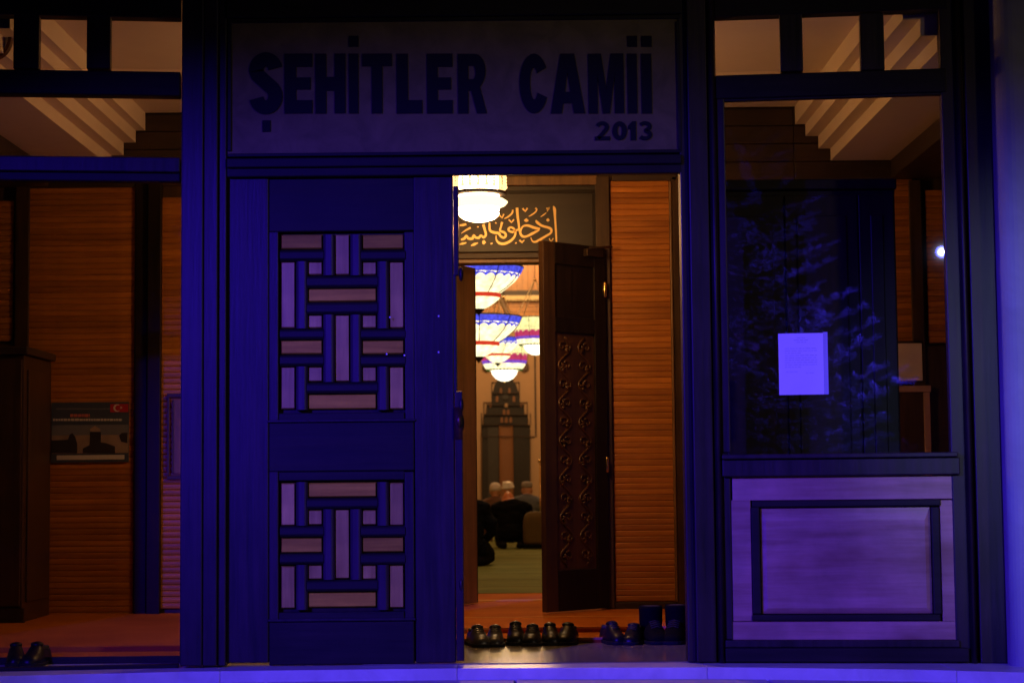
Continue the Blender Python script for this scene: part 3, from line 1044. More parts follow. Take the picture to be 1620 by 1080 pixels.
# calligraphy traced as brush strokes (crop pixels of the photograph, scale 9.53 from 722,320)
cal = [
    ([(1462, 60), (1480, 110), (1488, 250), (1500, 420), (1508, 600)], [14, 46, 30, 30, 22]),                        # alif
    ([(1195, 275), (1225, 310), (1290, 355), (1400, 388), (1432, 420), (1420, 465), (1350, 510), (1260, 565), (1190, 598), (1145, 585), (1122, 530)], [22, 44, 34, 36, 38, 30, 32, 36, 30, 20, 8]),   # dal
    ([(1262, 400), (1180, 388), (1080, 352), (1010, 362), (975, 410), (965, 470), (1000, 515), (1060, 515), (1150, 470), (1250, 418)], [26, 40, 34, 26, 26, 34, 36, 30, 38, 22]),               # kha, closed on itself
    ([(915, 85), (922, 200), (940, 330), (952, 430), (985, 505)], [40, 36, 32, 30, 26]),                                # lam
    ([(950, 405), (890, 430), (850, 450), (800, 435), (785, 405), (815, 380), (860, 395), (888, 440), (880, 510), (820, 580), (730, 625), (650, 618), (605, 570), (598, 500)], [24, 30, 34, 30, 30, 28, 30, 32, 30, 36, 40, 36, 24, 8]),  # waw
    ([(690, 300), (672, 370), (660, 430), (720, 455), (748, 500), (715, 535), (665, 510), (640, 470), (560, 455), (505, 420), (500, 310)], [36, 26, 30, 34, 32, 34, 32, 40, 38, 34, 24]),      # ha + alif
    ([(405, 335), (430, 420), (445, 490), (410, 530), (370, 500), (340, 535), (290, 530), (262, 498), (240, 548), (180, 545), (150, 505), (120, 548), (70, 565)], [40, 34, 34, 34, 26, 36, 34, 26, 40, 36, 26, 38, 26]),  # ba sin
    ([(50, 350), (100, 345), (150, 332)], [22, 36, 30]),
    ([(410, 575), (418, 605), (405, 635)], [24, 62, 20]),
    ([(220, 655), (270, 635), (325, 612)], [14, 40, 12]),
    ([(50, 635), (95, 625), (150, 610)], [14, 34, 14]),
    ([(1022, 275), (1055, 272), (1088, 278)], [12, 58, 12]),
    ([(1356, 270), (1380, 268), (1404, 272)], [12, 54, 12]),
    ([(1272, 220), (1310, 195), (1355, 160)], [8, 18, 10]),
    ([(1360, 85), (1385, 110), (1400, 80), (1382, 105), (1370, 140)], [22, 26, 20, 18, 10]),
    ([(1092, 215), (1140, 188), (1190, 150), (1212, 110), (1190, 90)], [8, 20, 20, 22, 26]),
    ([(998, 95), (1040, 140), (1070, 90)], [26, 22, 26]),
    ([(722, 250), (780, 220), (840, 165), (850, 115)], [8, 22, 26, 22]),
    ([(645, 195), (690, 235), (715, 180)], [26, 22, 22]),
    ([(790, 262), (830, 305), (868, 262)], [22, 22, 22]),
    ([(950, 572), (990, 605), (1025, 570)], [28, 30, 12]),
    ([(1400, 548), (1425, 600), (1460, 545)], [12, 18, 12]),
    ([(75, 470), (140, 425), (215, 385)], [8, 20, 30]),
    ([(515, 630), (545, 615)], [20, 20]),
    ([(885, 620), (910, 612)], [16, 16]),
    ([(585, 310), (605, 320)], [16, 14]),
    ([(312, 372), (338, 372)], [14, 14]),
]


def smooth_line(pts, ws, k=4):
    P = [Vector(p) for p in pts]
    op, ow = [], []
    for i in range(len(P) - 1):
        p0, p1, p2, p3 = P[max(i - 1, 0)], P[i], P[i + 1], P[min(i + 2, len(P) - 1)]
        for j in range(k):
            t = j / k
            op.append(0.5 * ((2 * p1) + (p2 - p0) * t + (2 * p0 - 5 * p1 + 4 * p2 - p3) * t * t + (3 * p1 - p0 - 3 * p2 + p3) * t ** 3))
            ow.append(ws[i] * (1 - t) + ws[i + 1] * t)
    op.append(P[-1]); ow.append(ws[-1])
    return op, ow


for i, (pts, ws) in enumerate(cal):
    P, Wd = smooth_line(pts, ws) if len(pts) > 3 else (pts, ws)
    q = [B.at(722 + p[0] / 9.53, 320 + p[1] / 9.53) for p in P]
    wd = [w / 9.53 * (WY + 9.375) / 3000 for w in Wd]
    # each stroke a hair deeper than the last so crossings never share a plane
    obj('calligraphy_stroke', MB().ribbon(q, wd, -0.006 - i * 0.0001, -0.0002), GOLD, fr)

# left inner leaf, swung into the hall
il = thing('inner_door_leaf', 'plain brown inner door leaf swung into the hall, left side of the inner doorway', 'door', (dl + 0.004, WY + 0.16, 0), R(65))
zl = dh + 0.045
obj('leaf_slab', MB().box(0, 0.60, -0.045, 0.0, HZ + 0.01, zl), JAMB, il, bevel=0.004)
obj('leaf_edge', MB().box(0.6005, 0.62, -0.04, -0.005, HZ + 0.01, zl), BLACKW, il)
# right inner leaf, swung out toward the street
ir = thing('inner_door_leaf', 'near black inner door leaf with a carved lower panel, swung out into the porch', 'door', (dr - 0.006, WY - 0.03, 0), R(180 + 44))
wr = 0.58
zt2, zb2 = B.at(900, 394)[1], HZ + 0.012
# local x runs from the hinge to the free edge; the face seen from the street is local +y
obj('stile', MB().box(0.0, 0.105, 0.0, 0.045, zb2, zt2), BLACKW, ir, bevel=0.003)
obj('stile', MB().box(wr - 0.105, wr, 0.0, 0.045, zb2, zt2), DARKW, ir, bevel=0.003)
z_mid = B.at(900, 532)[1]
z_low = B.at(900, 898)[1]
obj('rail', MB().box(0.1055, wr - 0.1055, 0.0, 0.045, zt2 - 0.14, zt2), BLACKW, ir, bevel=0.003)
obj('rail', MB().box(0.1055, wr - 0.1055, 0.0, 0.045, z_mid, z_mid + 0.10), BLACKW, ir, bevel=0.003)
obj('rail', MB().box(0.1055, wr - 0.1055, 0.0, 0.045, zb2, z_low), BLACKW, ir, bevel=0.003)
obj('panel', MB().box(0.1055, wr - 0.1055, 0.012, 0.03, z_mid + 0.1005, zt2 - 0.1405), BLACKW, ir)
obj('carved_panel', MB().box(0.1055, wr - 0.1055, 0.012, 0.03, z_low + 0.0005, z_mid - 0.0005), CARVE, ir)
random.seed(3)
cxm = wr / 2
hw_, z_a, z_b = wr / 2 - 0.1055, z_low + 0.03, z_mid - 0.03
nturn = 6
for sgn in (-1, 1):
    pts = []
    for i in range(97):
        t = i / 96
        pts.append((cxm + sgn * (hw_ * 0.5 + hw_ * 0.30 * math.sin(2 * math.pi * nturn * t)), 0.031, z_a + (z_b - z_a) * t))
    obj('carved_vine', MB().tube(pts, 0.0085, 6), CARVE, ir, True)
    for k in range(nturn * 2):
        zc = z_a + (z_b - z_a) * (k + 0.5) / (nturn * 2)
        side = 1 if k % 2 == 0 else -1
        c0 = (cxm + sgn * (hw_ * 0.5 - side * hw_ * 0.12), zc)
        curl = []
        for i in range(12):
            a = 0.6 + i * 0.52
            rr = 0.034 * (1 - i / 14)
            curl.append((c0[0] + sgn * side * rr * math.cos(a), 0.030 + 0.004 * i / 11, c0[1] + rr * math.sin(a)))
        obj('carved_scroll', MB().tube(curl, [0.008 * (1 - 0.04 * i) for i in range(12)], 6), CARVE, ir, True)
        lf = MB()
        for j in range(3):
            aa = R(random.uniform(-25, 25) + 55 * (j - 1)) + (0 if side * sgn > 0 else math.pi)
            q0 = Vector((c0[0] + sgn * side * 0.030, 0.031, zc - 0.012))
            q1 = q0 + Vector((math.cos(aa), 0, math.sin(aa))) * random.uniform(0.032, 0.046)
            lf.tube([tuple(q0), tuple((q0 + q1) / 2 + Vector((0, 0.004, 0))), tuple(q1)], [0.006, 0.012, 0.003], 6)
        obj('carved_leaf', lf, CARVE, ir, True)
for zz in (B.at(947, 460)[1], B.at(947, 735)[1]):
    obj('hinge', MB().lathe([(0.009, -0.05), (0.011, -0.046), (0.011, 0.046), (0.009, 0.05)], (0.012, 0.05, zz), 10), BRASS, ir, True)
cl = MB().box(0.06, 0.21, 0.046, 0.085, zt2 - 0.075, zt2 - 0.025)
cl.tube([(0.18, 0.07, zt2 - 0.022), (0.09, 0.12, zt2 - 0.012), (-0.01, 0.10, zt2 + 0.0)], 0.009)
obj('door_closer', cl, BRONZE, ir, bevel=0.004)

# ------------------------------------------------------------------ porch furniture
cab = thing('brown_shoe_cabinet', 'tall brown wooden shoe cabinet against the left porch wall', 'cabinet', (-3.45, 2.78, HZ))
obj('carcass', MB().box(-0.40, 0.40, -0.33, 0.37, 0.0, 1.66), DARKW, cab, bevel=0.006)
obj('cornice', MB().box(-0.43, 0.43, -0.36, 0.375, 1.6605, 1.71), DARKH, cab, bevel=0.008)
for a, b_ in ((-0.39, -0.004), (0.004, 0.39)):
    dd = obj('cabinet_door', MB().box(a, b_, -0.352, -0.3305, 0.10, 1.63), DARKW, cab, bevel=0.004)
    s_ = 1 if a < -0.1 else -1
    obj('knob', MB().ball(((b_ if s_ > 0 else a) - s_ * 0.035, -0.366, 0.85), 0.014), BRASS, dd, True)
obj('plinth', MB().box(-0.42, 0.42, -0.36, -0.3305, 0.0, 0.09), DARKH, cab)
obj('side_panel', MB().box(0.4005, 0.412, -0.25, 0.29, 0.12, 1.57), DARKW, cab, bevel=0.004)

cab2 = thing('black_wardrobe_cabinet', 'tall near black cabinet behind the right window, nearly floor to beam', 'cabinet', (0, 0.72, HZ))
k2 = Plane(0, 0.72)
u0, u1, _, zt3 = k2.rect(1128, 284, 1423, 960)
obj('carcass', MB().box(u0, u1, 0.0, 0.38, 0.0, zt3 - HZ - 0.06), BLACKW, cab2, bevel=0.005)
obj('cornice', MB().box(u0 - 0.012, u1 + 0.008, -0.025, 0.39, zt3 - HZ - 0.0595, zt3 - HZ), BLACKW, cab2, bevel=0.008)
um = k2.at(1360, 500)[0]
for a, b_ in ((u0 + 0.01, (u0 + um) / 2 - 0.003), ((u0 + um) / 2 + 0.003, um - 0.003), (um + 0.003, u1 - 0.01)):
    dd = obj('cabinet_door', MB().box(a, b_, -0.022, -0.0005, 0.08, zt3 - HZ - 0.09), BLACKW, cab2, bevel=0.004)
    obj('door_panel', MB().box(a + 0.06, b_ - 0.06, -0.032, -0.0225, 0.2, zt3 - HZ - 0.2), BLACKW, dd, bevel=0.006)

# poster
po = thing('mosque_poster', 'dark printed poster with a small red flag, on the slatted wall left', 'poster', (0, WY, 0))
d = -0.014
PB = [plain('poster_night_blue', (0.06, 0.075, 0.12), 0.35), plain('poster_grey_sky', (0.16, 0.17, 0.21), 0.35), plain('poster_tan', (0.30, 0.22, 0.17), 0.35, vary=0.5),
      plain('poster_black', (0.035, 0.03, 0.03), 0.35), plain('poster_red', (0.42, 0.02, 0.03), 0.35), plain('poster_white', (0.6, 0.58, 0.56), 0.35), plain('poster_coral', (0.55, 0.16, 0.12), 0.35)]
pm_ = MB()
B.box(pm_, 81, 636, 204, 731, d, d + 0.006, 0)
obj('poster_sheet', pm_, PB, po)
art = MB()
def ap(x0, y0, x1, y1, mi, lift): B.box(art, 70 + x0 / 9.393, 625 + y0 / 9.393, 70 + x1 / 9.393, 625 + y1 / 9.393, d - lift, d - lift + 0.0012, mi)
ap(110, 440, 1250, 590, 1, .0016)
ap(110, 591, 1250, 860, 2, .0016)
ap(980, 130, 1250, 250, 4, .0016)
obj('poster_print', art, PB, po)
art = MB()
def pg(pts, mi, lift):
    art.prism([B.at(70 + x / 9.393, 625 + y / 9.393) for x, y in pts], d - lift, d - lift + 0.001, mi)
pg([(110, 670), (360, 660), (385, 590), (425, 560), (465, 610), (500, 720), (500, 858), (110, 858)], 3, .003)
pg([(580, 790), (680, 740), (690, 545), (850, 545), (850, 700), (930, 710), (1060, 760), (1060, 858), (580, 858)], 3, .003)
pg([(1120, 600), (1160, 560), (1245, 555), (1245, 710), (1150, 690)], 3, .003)
pg([(690, 500), (760, 455), (840, 500), (840, 540), (690, 540)], 2, .003)
pg(arc(1090, 190, 55, 55, 50, 310, 16) + arc(1103, 190, 42, 42, 300, 60, 14), 5, .003)
st = []
for i in range(10):
    rr = 22 if i % 2 == 0 else 9
    st.append((1150 + rr * math.cos(R(36 * i + 180)), 185 + rr * math.sin(R(36 * i + 180))))
pg(st, 5, .003)
obj('poster_picture', art, PB, po)
art = MB()
random.seed(5)
for (x0, x1, y0, y1, mi) in ((385, 675, 275, 322, 6), (180, 970, 190, 212, 1), (130, 1160, 345, 380, 5), (185, 1190, 885, 955, 5)):
    x = x0
    while x < x1:
        wd_ = random.uniform(22, 60) if mi != 5 or y0 < 800 else x1 - x0
        ap(x, y0 + random.uniform(0, 5), min(x + wd_, x1), y1, mi, .004)
        x += wd_ + 10
obj('poster_text', art, PB, po)

# small frame beside the left door post
pf = thing('small_wall_frame', 'slim brown picture frame half hidden by the left door post', 'picture frame', (0, WY, 0))
f_ = MB()
for q in ((264, 622, 330, 628), (264, 752, 330, 758), (264, 628.4, 268, 751.6), (272, 632, 275, 748)):
    B.box(f_, *q, -0.022, -0.0125)
obj('frame', f_, DARKW, pf, bevel=0.002)
obj('frame_field', B.box(MB(), 275.5, 632, 325, 748, -0.016, -0.0125), JAMB, pf)

# notices
nt_ = thing('window_notice', 'white sheet of paper in a clear sleeve, taped outside on the right window', 'notice', tuple(RW.o), RW.a)
u0, u1, z0, z1 = RW.rect(1232, 527, 1310, 624, 0.042)
obj('paper_sheet', MB().box(u0, u1 - 0.022, 0.0410, 0.0432, z0, z1), PAPER, nt_)
obj('sleeve_strip', MB().box(u1 - 0.0218, u1, 0.0405, 0.0432, z0, z1 + 0.004), SLEEVE, nt_)
tx = MB()
random.seed(11)
W_, H_ = u1 - 0.022 - u0, z1 - z0
def line(a, b_, t, th):
    x = a
    while x < b_:
        ww = random.uniform(0.04, 0.13)
        tx.box(u0 + x * W_, u0 + min(x + ww, b_) * W_, 0.0402, 0.0408, z0 + (t - th) * H_, z0 + t * H_)
        x += ww + 0.018
line(.42, .6, .93, .012); line(.34, .68, .895, .014); line(.40, .62, .86, .012)
for i in range(9):
    line(.14, .86 if i not in (2, 8) else .5, .76 - i * .038, .013)
line(.16, .42, .38, .012); line(.6, .8, .36, .012)
obj('print_line', tx, INK, nt_)['kind'] = 'stuff'
n2 = thing('wall_notice', 'pale paper notice on the far porch wall beside the black cabinet', 'notice', (0, WY, 0))
obj('paper_sheet', B.box(MB(), 1418, 543, 1459, 602, -0.024, -0.0205), plain('old_paper', (0.62, 0.5, 0.46), 0.7, vary=0.05), n2)
obj('paper_edge', B.box(MB(), 1416, 539, 1461, 605, -0.020, -0.0015), DARKW, n2)
wf = thing('framed_board', 'dark board in a pale pinkish frame, low on the porch wall at the right', 'board', (0, WY, 0))
f_ = MB()
for q in ((1400, 610, 1473, 620), (1463, 620.4, 1473, 760), (1400, 760.4, 1473, 770)):
    B.box(f_, *q, -0.04, -0.0208)
obj('frame', f_, plain('pale_frame', (0.42, 0.24, 0.2), 0.5, vary=0.1), wf, bevel=0.003)
obj('board', B.box(MB(), 1400, 620.4, 1462.6, 760, -0.03, -0.0208), DARKW, wf)

# round plate behind the leftmost transom light
rp = thing('round_lamp', 'round grey ceiling lamp behind the leftmost transom light', 'lamp', (0, 0.22, 0))
k3 = Plane(0, 0.22)
u, z = k3.at(-10, 58)
dsk = MB()
for (r0, y0, y1, mi) in ((0.082, -0.02, 0.02, 0),):
    dsk.prism([(u + r0 * math.cos(a * math.pi / 16), z + r0 * 1.25 * math.sin(a * math.pi / 16)) for a in range(32)], y0, y1)
obj('diffuser', dsk, plain('opal_glass', (0.55, 0.6, 0.7), 0.3), rp)
dsk = MB()
for a in range(32):
    p = [(u + rr * math.cos(b_ * math.pi / 16), z + rr * 1.25 * math.sin(b_ * math.pi / 16)) for rr, b_ in ((0.0825, a), (0.098, a), (0.098, a + 1), (0.0825, a + 1))]
    dsk.prism(p, -0.026, 0.02)
obj('rim', dsk, IRON, rp)

# ------------------------------------------------------------------ porch lamp
lp = Plane(0, 1.6)
lu, _ = lp.at(757.5, 310)
sc_ = (1.6 + 9.375) / 3000
zz = lambda y: lp.at(757, y)[1]
lamp = thing('porch_pendant_lamp', 'glowing white tiered drum pendant lamp with bead strings hanging in the porch', 'lamp', (lu, 1.6, 0))
HOT = glow('lamp_shade_glow', (1.0, 0.66, 0.34), 24)
HOT2 = glow('lamp_bead_glow', (1.0, 0.56, 0.2), 2.6)
HOT3 = glow('lamp_brim_glow', (1.0, 0.78, 0.42), 2.2)
z_t = zz(272)
obj('upper_drum', MB().lathe([(31 * sc_, zz(303)), (31.5 * sc_, zz(290)), (31 * sc_, z_t)], n=40), HOT, lamp, True)
BAND = plain('brown_lamp_band', (0.10, 0.045, 0.02), 0.6)
obj('dark_band', MB().lathe([(33.5 * sc_, zz(309.5)), (44.5 * sc_, zz(308)), (44.5 * sc_, zz(304.5)), (31.5 * sc_, zz(303.5))], n=40), BAND, lamp, True)
obj('joint_ring', MB().lathe([(32.8 * sc_, zz(337.4)), (34 * sc_, zz(337)), (34 * sc_, zz(336)), (33.2 * sc_, zz(335.6))], n=40), BAND, lamp, True)
obj('middle_drum', MB().lathe([(32.5 * sc_, zz(335.8)), (33 * sc_, zz(325)), (33 * sc_, zz(309.6))], n=40), HOT, lamp, True)
obj('brim', MB().lathe([(33.5 * sc_, zz(329)), (42 * sc_, zz(325.5)), (46 * sc_, zz(321)), (46 * sc_, zz(319.5)), (40 * sc_, zz(315.5)), (33.5 * sc_, zz(313))], n=40), HOT3, lamp, True)
obj('lower_bowl', MB().lathe([(0.0, zz(351)), (14 * sc_, zz(350)), (25 * sc_, zz(346.5)), (31 * sc_, zz(341.5)), (32.5 * sc_, zz(337.6))], n=40), HOT, lamp, True)
obj('crown_ring', MB().lathe([(43 * sc_, zz(278)), (45 * sc_, zz(276)), (45 * sc_, zz(271)), (43 * sc_, zz(270))], n=40), IRON, lamp, True)
obj('stem', MB().lathe([(0.012, z_t + 0.001), (0.012, 3.35), (0.05, 3.355), (0.05, 3.378)], n=12), IRON, lamp, True)
for i in range(20):
    a = 2 * math.pi * i / 20
    x, y = 42.5 * sc_ * math.cos(a), 42.5 * sc_ * math.sin(a)
    m_ = MB()
    zz0 = zz(277)
    for q in range(5):
        m_.ball((x, y, zz0 - q * 0.0185), 0.0095 if q < 4 else 0.012, 8, 6)
    obj('bead_string', m_, HOT2, lamp, True)
light('porch_lamp_glow', 'POINT', (lu, 1.6, zz(362)), 52, WARM, size=0.09)
light('porch_lamp_glow', 'POINT', (lu, 1.6, z_t + 0.16), 32, WARM, size=0.05)


# ------------------------------------------------------------------ shoes
def shoe_parts(mats, length=0.28, boot=False, lace=True, name='shoe', seed=0):
    """toe at -y (toward the street), heel at +y; returns an Empty with parts"""
    t = bpy.data.objects.new(name, None)
    COL.objects.link(t)
    t.empty_display_size = 0.05
    L_ = length
    secs = [(-0.5, 0.008, 0.020), (-0.485, 0.024, 0.036), (-0.44, 0.036, 0.050), (-0.36, 0.044, 0.060), (-0.26, 0.0475, 0.068), (-0.16, 0.046, 0.080), (-0.08, 0.045, 0.097), (0.0, 0.043, 0.110),
            (0.08, 0.041, 0.100), (0.2, 0.036, 0.084), (0.32, 0.034, 0.080), (0.42, 0.033, 0.084), (0.47, 0.028, 0.084), (0.495, 0.014, 0.072)]
    mb = MB()
    n = 12
    for (f_, w, h) in secs:
        for i in range(n):
            a = math.pi * i / (n - 1)
            cx_ = math.cos(a); sx_ = math.sin(a)
            mb.v.append((math.copysign(abs(cx_) ** 0.75, cx_) * w * (1 - 0.18 * sx_), f_ * L_, 0.016 + (h - 0.016) * sx_ ** 0.85))
    for k in range(len(secs) - 1):
        for i in range(n - 1):
            a = k * n + i
            mb.face([a, a + 1, a + n + 1, a + n])
        mb.face([k * n + n - 1, k * n, (k + 1) * n, (k + 1) * n + n - 1])
    mb.face(list(range(n))); mb.face([(len(secs) - 1) * n + i for i in range(n)])
    obj('upper', mb, mats[0], t, True)
    so = []
    for (f_, w, h) in secs:
        so.append((w + 0.004, f_ * (L_ + 0.008)))
    out = so + [(-x, y) for x, y in so[::-1]]
    obj('sole', MB().flat(out, 0.0, 0.0175), mats[1], t, bevel=0.003)
    if boot:
        bs = MB()
        prof_ = [(0.040, 0.06), (0.044, 0.10), (0.044, 0.14), (0.045, 0.17), (0.043, 0.183), (0.036, 0.180)]
        bs.lathe(prof_, (0, 0.27 * L_ - 0.012, 0), 20, 0, 1.0, 1.35)
        obj('shaft', bs, mats[0], t, True)
        obj('shaft_lining', MB().lathe([(0.036, 0.1805), (0.03, 0.182)], (0, 0.27 * L_ - 0.012, 0), 16, 0, 1, 1.35), mats[2], t)
    else:
        cb = MB()
        ring = [(0.027 * math.cos(2 * math.pi * i / 16), 0.28 * L_ + 0.05 * math.sin(2 * math.pi * i / 16)) for i in range(16)]
        cb.flat(ring, 0.07, 0.0865)
        obj('lining', cb, mats[2], t, bevel=0.004)
        obj('tongue', MB().ball((0, 0.03 * L_, 0.098), (0.030, 0.032, 0.016), 12, 8), mats[0], t, True)
    if lace:
        for k in range(4):
            y = (-0.19 + 0.05 * k) * L_
            h = 0.082 + 0.0088 * k
            obj('lace', MB().tube([(-0.022, y, h - 0.004), (0, y - 0.003, h + 0.004), (0.022, y, h - 0.004)], 0.0025, 6), mats[2], t, True)
    return t


LEA = [plain('black_leather', (0.006, 0.006, 0.006), 0.36, spec=0.22), plain('charcoal_leather', (0.03, 0.03, 0.033), 0.36, spec=0.4), plain('black_suede', (0.004, 0.004, 0.004), 0.8, spec=0.05)]
RUB = plain('black_rubber', (0.007, 0.007, 0.008), 0.7, spec=0.2)
LIN = plain('shoe_lining', (0.03, 0.028, 0.027), 0.8)
proto = shoe_parts((LEA[0], RUB, LIN))
proto_g = shoe_parts((LEA[1], RUB, LIN))
proto_l = shoe_parts((LEA[0], RUB, LIN), lace=False)
proto_b = shoe_parts((LEA[2], RUB, LIN), 0.30, boot=True, name='boot')
used = set()


def put_shoe(p, px, py, rz, label, group, s=1.0, mirror=False, z=0.0):
    o = p if p not in used else copy_tree(p)
    used.add(p)
    q = on_floor(px, py, z)
    o.location = (q.x, q.y + 0.15, z + (0.004 if q.x > -0.8 else 0.0005))
    o.rotation_euler = (0, 0, rz + R(random.uniform(-5, 5)))
    o.location.y += random.uniform(-0.03, 0.03)
    sx = s * (1.28 if p is proto_b else 1.12) * random.uniform(0.96, 1.06)
    o.scale = (-sx if mirror else sx, s * random.uniform(0.93, 1.08), s * random.uniform(0.95, 1.1))
    tag(o, label, 'boot' if p is proto_b else 'shoe', group)
    return o


G = 'shoes left on the marble floor in the doorway'
put_shoe(proto_g, 755, 1025, R(14), 'grey sheened shoe nearest the closed door leaf, first of the row', G, 1.02)
put_shoe(proto_g, 783, 1025, R(-6), 'grey sheened shoe, second of the row from the closed door leaf', G, 1.0, True)
put_shoe(proto, 816, 1023, R(3), 'black laced shoe third from the closed door leaf, narrow gap to its right', G, 1.0)
put_shoe(proto, 843, 1023, R(-3), 'black laced shoe fourth from the closed door leaf, narrow gap to its left', G, 1.0, True)
put_shoe(proto_l, 871.5, 1022, R(10), 'black slip on shoe fifth from the closed door leaf, touching its mate', G, 1.0)
put_shoe(proto_l, 900, 1022, R(-12), 'black slip on shoe sixth from the closed door leaf, before the wide gap', G, 1.0, True)
put_shoe(proto, 971, 1021, R(12), 'shiny black shoe just right of the wide gap in the row', G, 1.0)
put_shoe(proto, 1005, 1021, R(-10), 'shiny black shoe beside the black boots, standing apart from its mate', G, 1.0, True)
put_shoe(proto_b, 1039, 1021, R(5), 'black ankle boot next to the shiny shoes, left one of its pair', G, 1.12)
put_shoe(proto_b, 1072, 1021, R(-8), 'black ankle boot against the right door post', G, 1.12, True)
put_shoe(proto_l, 12, 1056, R(12), 'black shoe at the left edge of the photo, outer one of its pair', G, 0.95)
put_shoe(proto_l, 47, 1055, R(-2), 'black shoe at the left glazed bay, inner one of its pair', G, 0.98, True)

# ------------------------------------------------------------------ prayer hall
hall = thing('prayer_hall_shell', None, None)
hall['kind'] = 'structure'
FARY = 24.6
obj('side_wall', MB().box(-5.2, -5.0, WY + 0.17, FARY + 0.2, 0, 6.6), CREAM, hall)
obj('side_wall', MB().box(5.0, 5.2, WY + 0.17, FARY + 0.2, 0, 6.6), CREAM, hall)
obj('far_wall', MB().box(-5.2, 5.2, FARY, FARY + 0.2, 0, 6.6), CREAM, hall)
obj('hall_ceiling', MB().box(-5.2, 5.2, WY + 0.17, FARY + 0.2, 6.6, 6.8), CREAM, hall)
obj('entry_wall', MB().box(-5.2, dl - 0.01, WY + 0.162, WY + 0.26, 0, 6.6), CREAM, hall)
obj('entry_wall', MB().box(dr + 0.01, 5.2, WY + 0.162, WY + 0.26, 0, 6.6), CREAM, hall)
obj('entry_wall', MB().box(dl - 0.01, dr + 0.01, WY + 0.162, WY + 0.26, dh + 0.05, 6.6), CREAM, hall)
fl = thing('hall_carpet', None, None)
fl['kind'] = 'structure'
yr = on_floor(810, 938, HZ).y
obj('red_runner', MB().box(-5, 5, WY + 0.221, yr, 0, HZ), RED, fl)
obj('runner_line', MB().box(-5, 5, on_floor(810, 950, HZ).y, on_floor(810, 948, HZ).y, HZ, HZ + 0.003), REDL, fl)
obj('green_carpet', MB().box(-5, 5, yr + 0.002, FARY, 0, HZ + 0.003), GREEN, fl)
y = yr + 0.9
while y < FARY - 0.5:
    obj('prayer_row_line', MB().box(-5, 5, y, y + 0.06, HZ + 0.0031, HZ + 0.0042), GREENL, fl)
    y += 1.15

HW = Plane(0, FARY)
gal = thing('far_gallery_front', 'orange plank gallery front with a pale cornice high on the far hall wall', 'gallery', (0, FARY, 0))
zc = lambda y: HW.at(810, y)[1]
for k in range(26):
    x = -1.3 + k * 0.1
    obj('plank', MB().box(x, x + 0.095, -0.10, -0.002, zc(461), zc(380)), GALLERY, gal)
obj('dark_rail', MB().box(-1.4, 1.4, -0.22, -0.002, zc(469.5), zc(461.3)), DARKH, gal)  # dark timber rail between planks and cornice
obj('cornice', MB().box(-1.4, 1.4, -0.30, -0.002, zc(476), zc(470)), PALEORN, gal)
for k in range(46):
    x = -1.38 + k * 0.06
    obj('dentil', MB().box(x, x + 0.034, -0.30, -0.2, zc(478.5), zc(476.1)), PALEORN, gal)
for k in range(3):
    obj('fascia_board', MB().box(-1.4, 1.4, -0.16 + 0.012 * k, -0.002, zc(486.5 + 8 * k), zc(479 + 8 * k)), GALLERY, gal)

mih = thing('mihrab', 'dark tiled stepped mihrab niche on the far wall of the hall', 'mihrab', (0, FARY, 0))


def hp(pts, d0, d1, m, name):
    return obj(name, MB().prism([HW.at(x, y) for x, y in pts], d0, d1), m, mih)


hp([(762.5, 872), (762.5, 672), (765, 672), (765, 655), (770, 655), (770, 640), (778, 640), (779, 622), (783, 608), (787, 604), (787, 590), (812, 590), (812, 604), (816, 608), (821, 622), (822, 640),
    (829, 640), (829, 655), (835, 655), (835, 672), (838.5, 672), (838.5, 872)], -0.14, -0.002, TILE, 'tiled_surround')
hp([(772, 872), (772, 676), (788.5, 676), (788.5, 872)], -0.165, -0.1405, TILE2, 'side_panel')
hp([(813.5, 872), (813.5, 676), (829, 676), (829, 872)], -0.165, -0.1405, TILE, 'side_panel')
# concave niche
nc = MB()
xa, xb = HW.at(790, 720)[0], HW.at(812, 720)[0]
cxn, hwn = (xa + xb) / 2, (xb - xa) / 2
prof_n = [(cxn - hwn * math.cos(math.pi * i / 10), -0.1405 - 0.03 + 0.028 * math.sin(math.pi * i / 10)) for i in range(11)]
zn0, zn1 = HZ, zc(672)
nc.v = [(x, y, zn0) for x, y in prof_n] + [(x, y, zn1) for x, y in prof_n]
for i in range(10):
    nc.face([i, i + 1, 12 + i, 11 + i])
obj('niche', nc, NICHE, mih, True)
# muqarnas tiers above the niche and in the shoulders
for (x, y, w, h, m) in ((794, 664, 4, 9, NICHE), (801, 664, 4.5, 9, NICHE), (808, 664, 4, 9, NICHE), (797.5, 652, 4, 9, NICHE), (804, 652, 4, 9, NICHE), (801, 641, 5, 6, CREAM)):
    hp([(x - w / 2, y + h / 2), (x - w / 2, y - h / 4), (x, y - h / 2), (x + w / 2, y - h / 4), (x + w / 2, y + h / 2)], -0.17, -0.1405, m, 'muqarnas_cell')
for (x, y, w, h) in ((792.5, 618, 3.5, 9), (806, 618, 3.5, 9), (786.5, 631, 4, 10), (813, 631, 4, 10), (776, 642, 3, 6), (824.5, 641, 3, 6), (799.5, 628, 9, 8)):
    hp([(x - w / 2, y + h / 2), (x - w / 2, y - h / 4), (x, y - h / 2), (x + w / 2, y - h / 4), (x + w / 2, y + h / 2)], -0.16, -0.1405, TILE2 if w > 5 else NICHE, 'muqarnas_cell')
for (x0, y0, x1, y1) in ((763, 672, 838, 673.2), (765, 656, 835, 657), (771, 641, 829, 642), (780, 622, 821, 623), (763, 690, 838, 691.2)):
    hp([(x0, y1), (x0, y0), (x1, y0), (x1, y1)], -0.172, -0.1405 if y0 != 690 else -0.1655, BRONZE, 'tier_line')


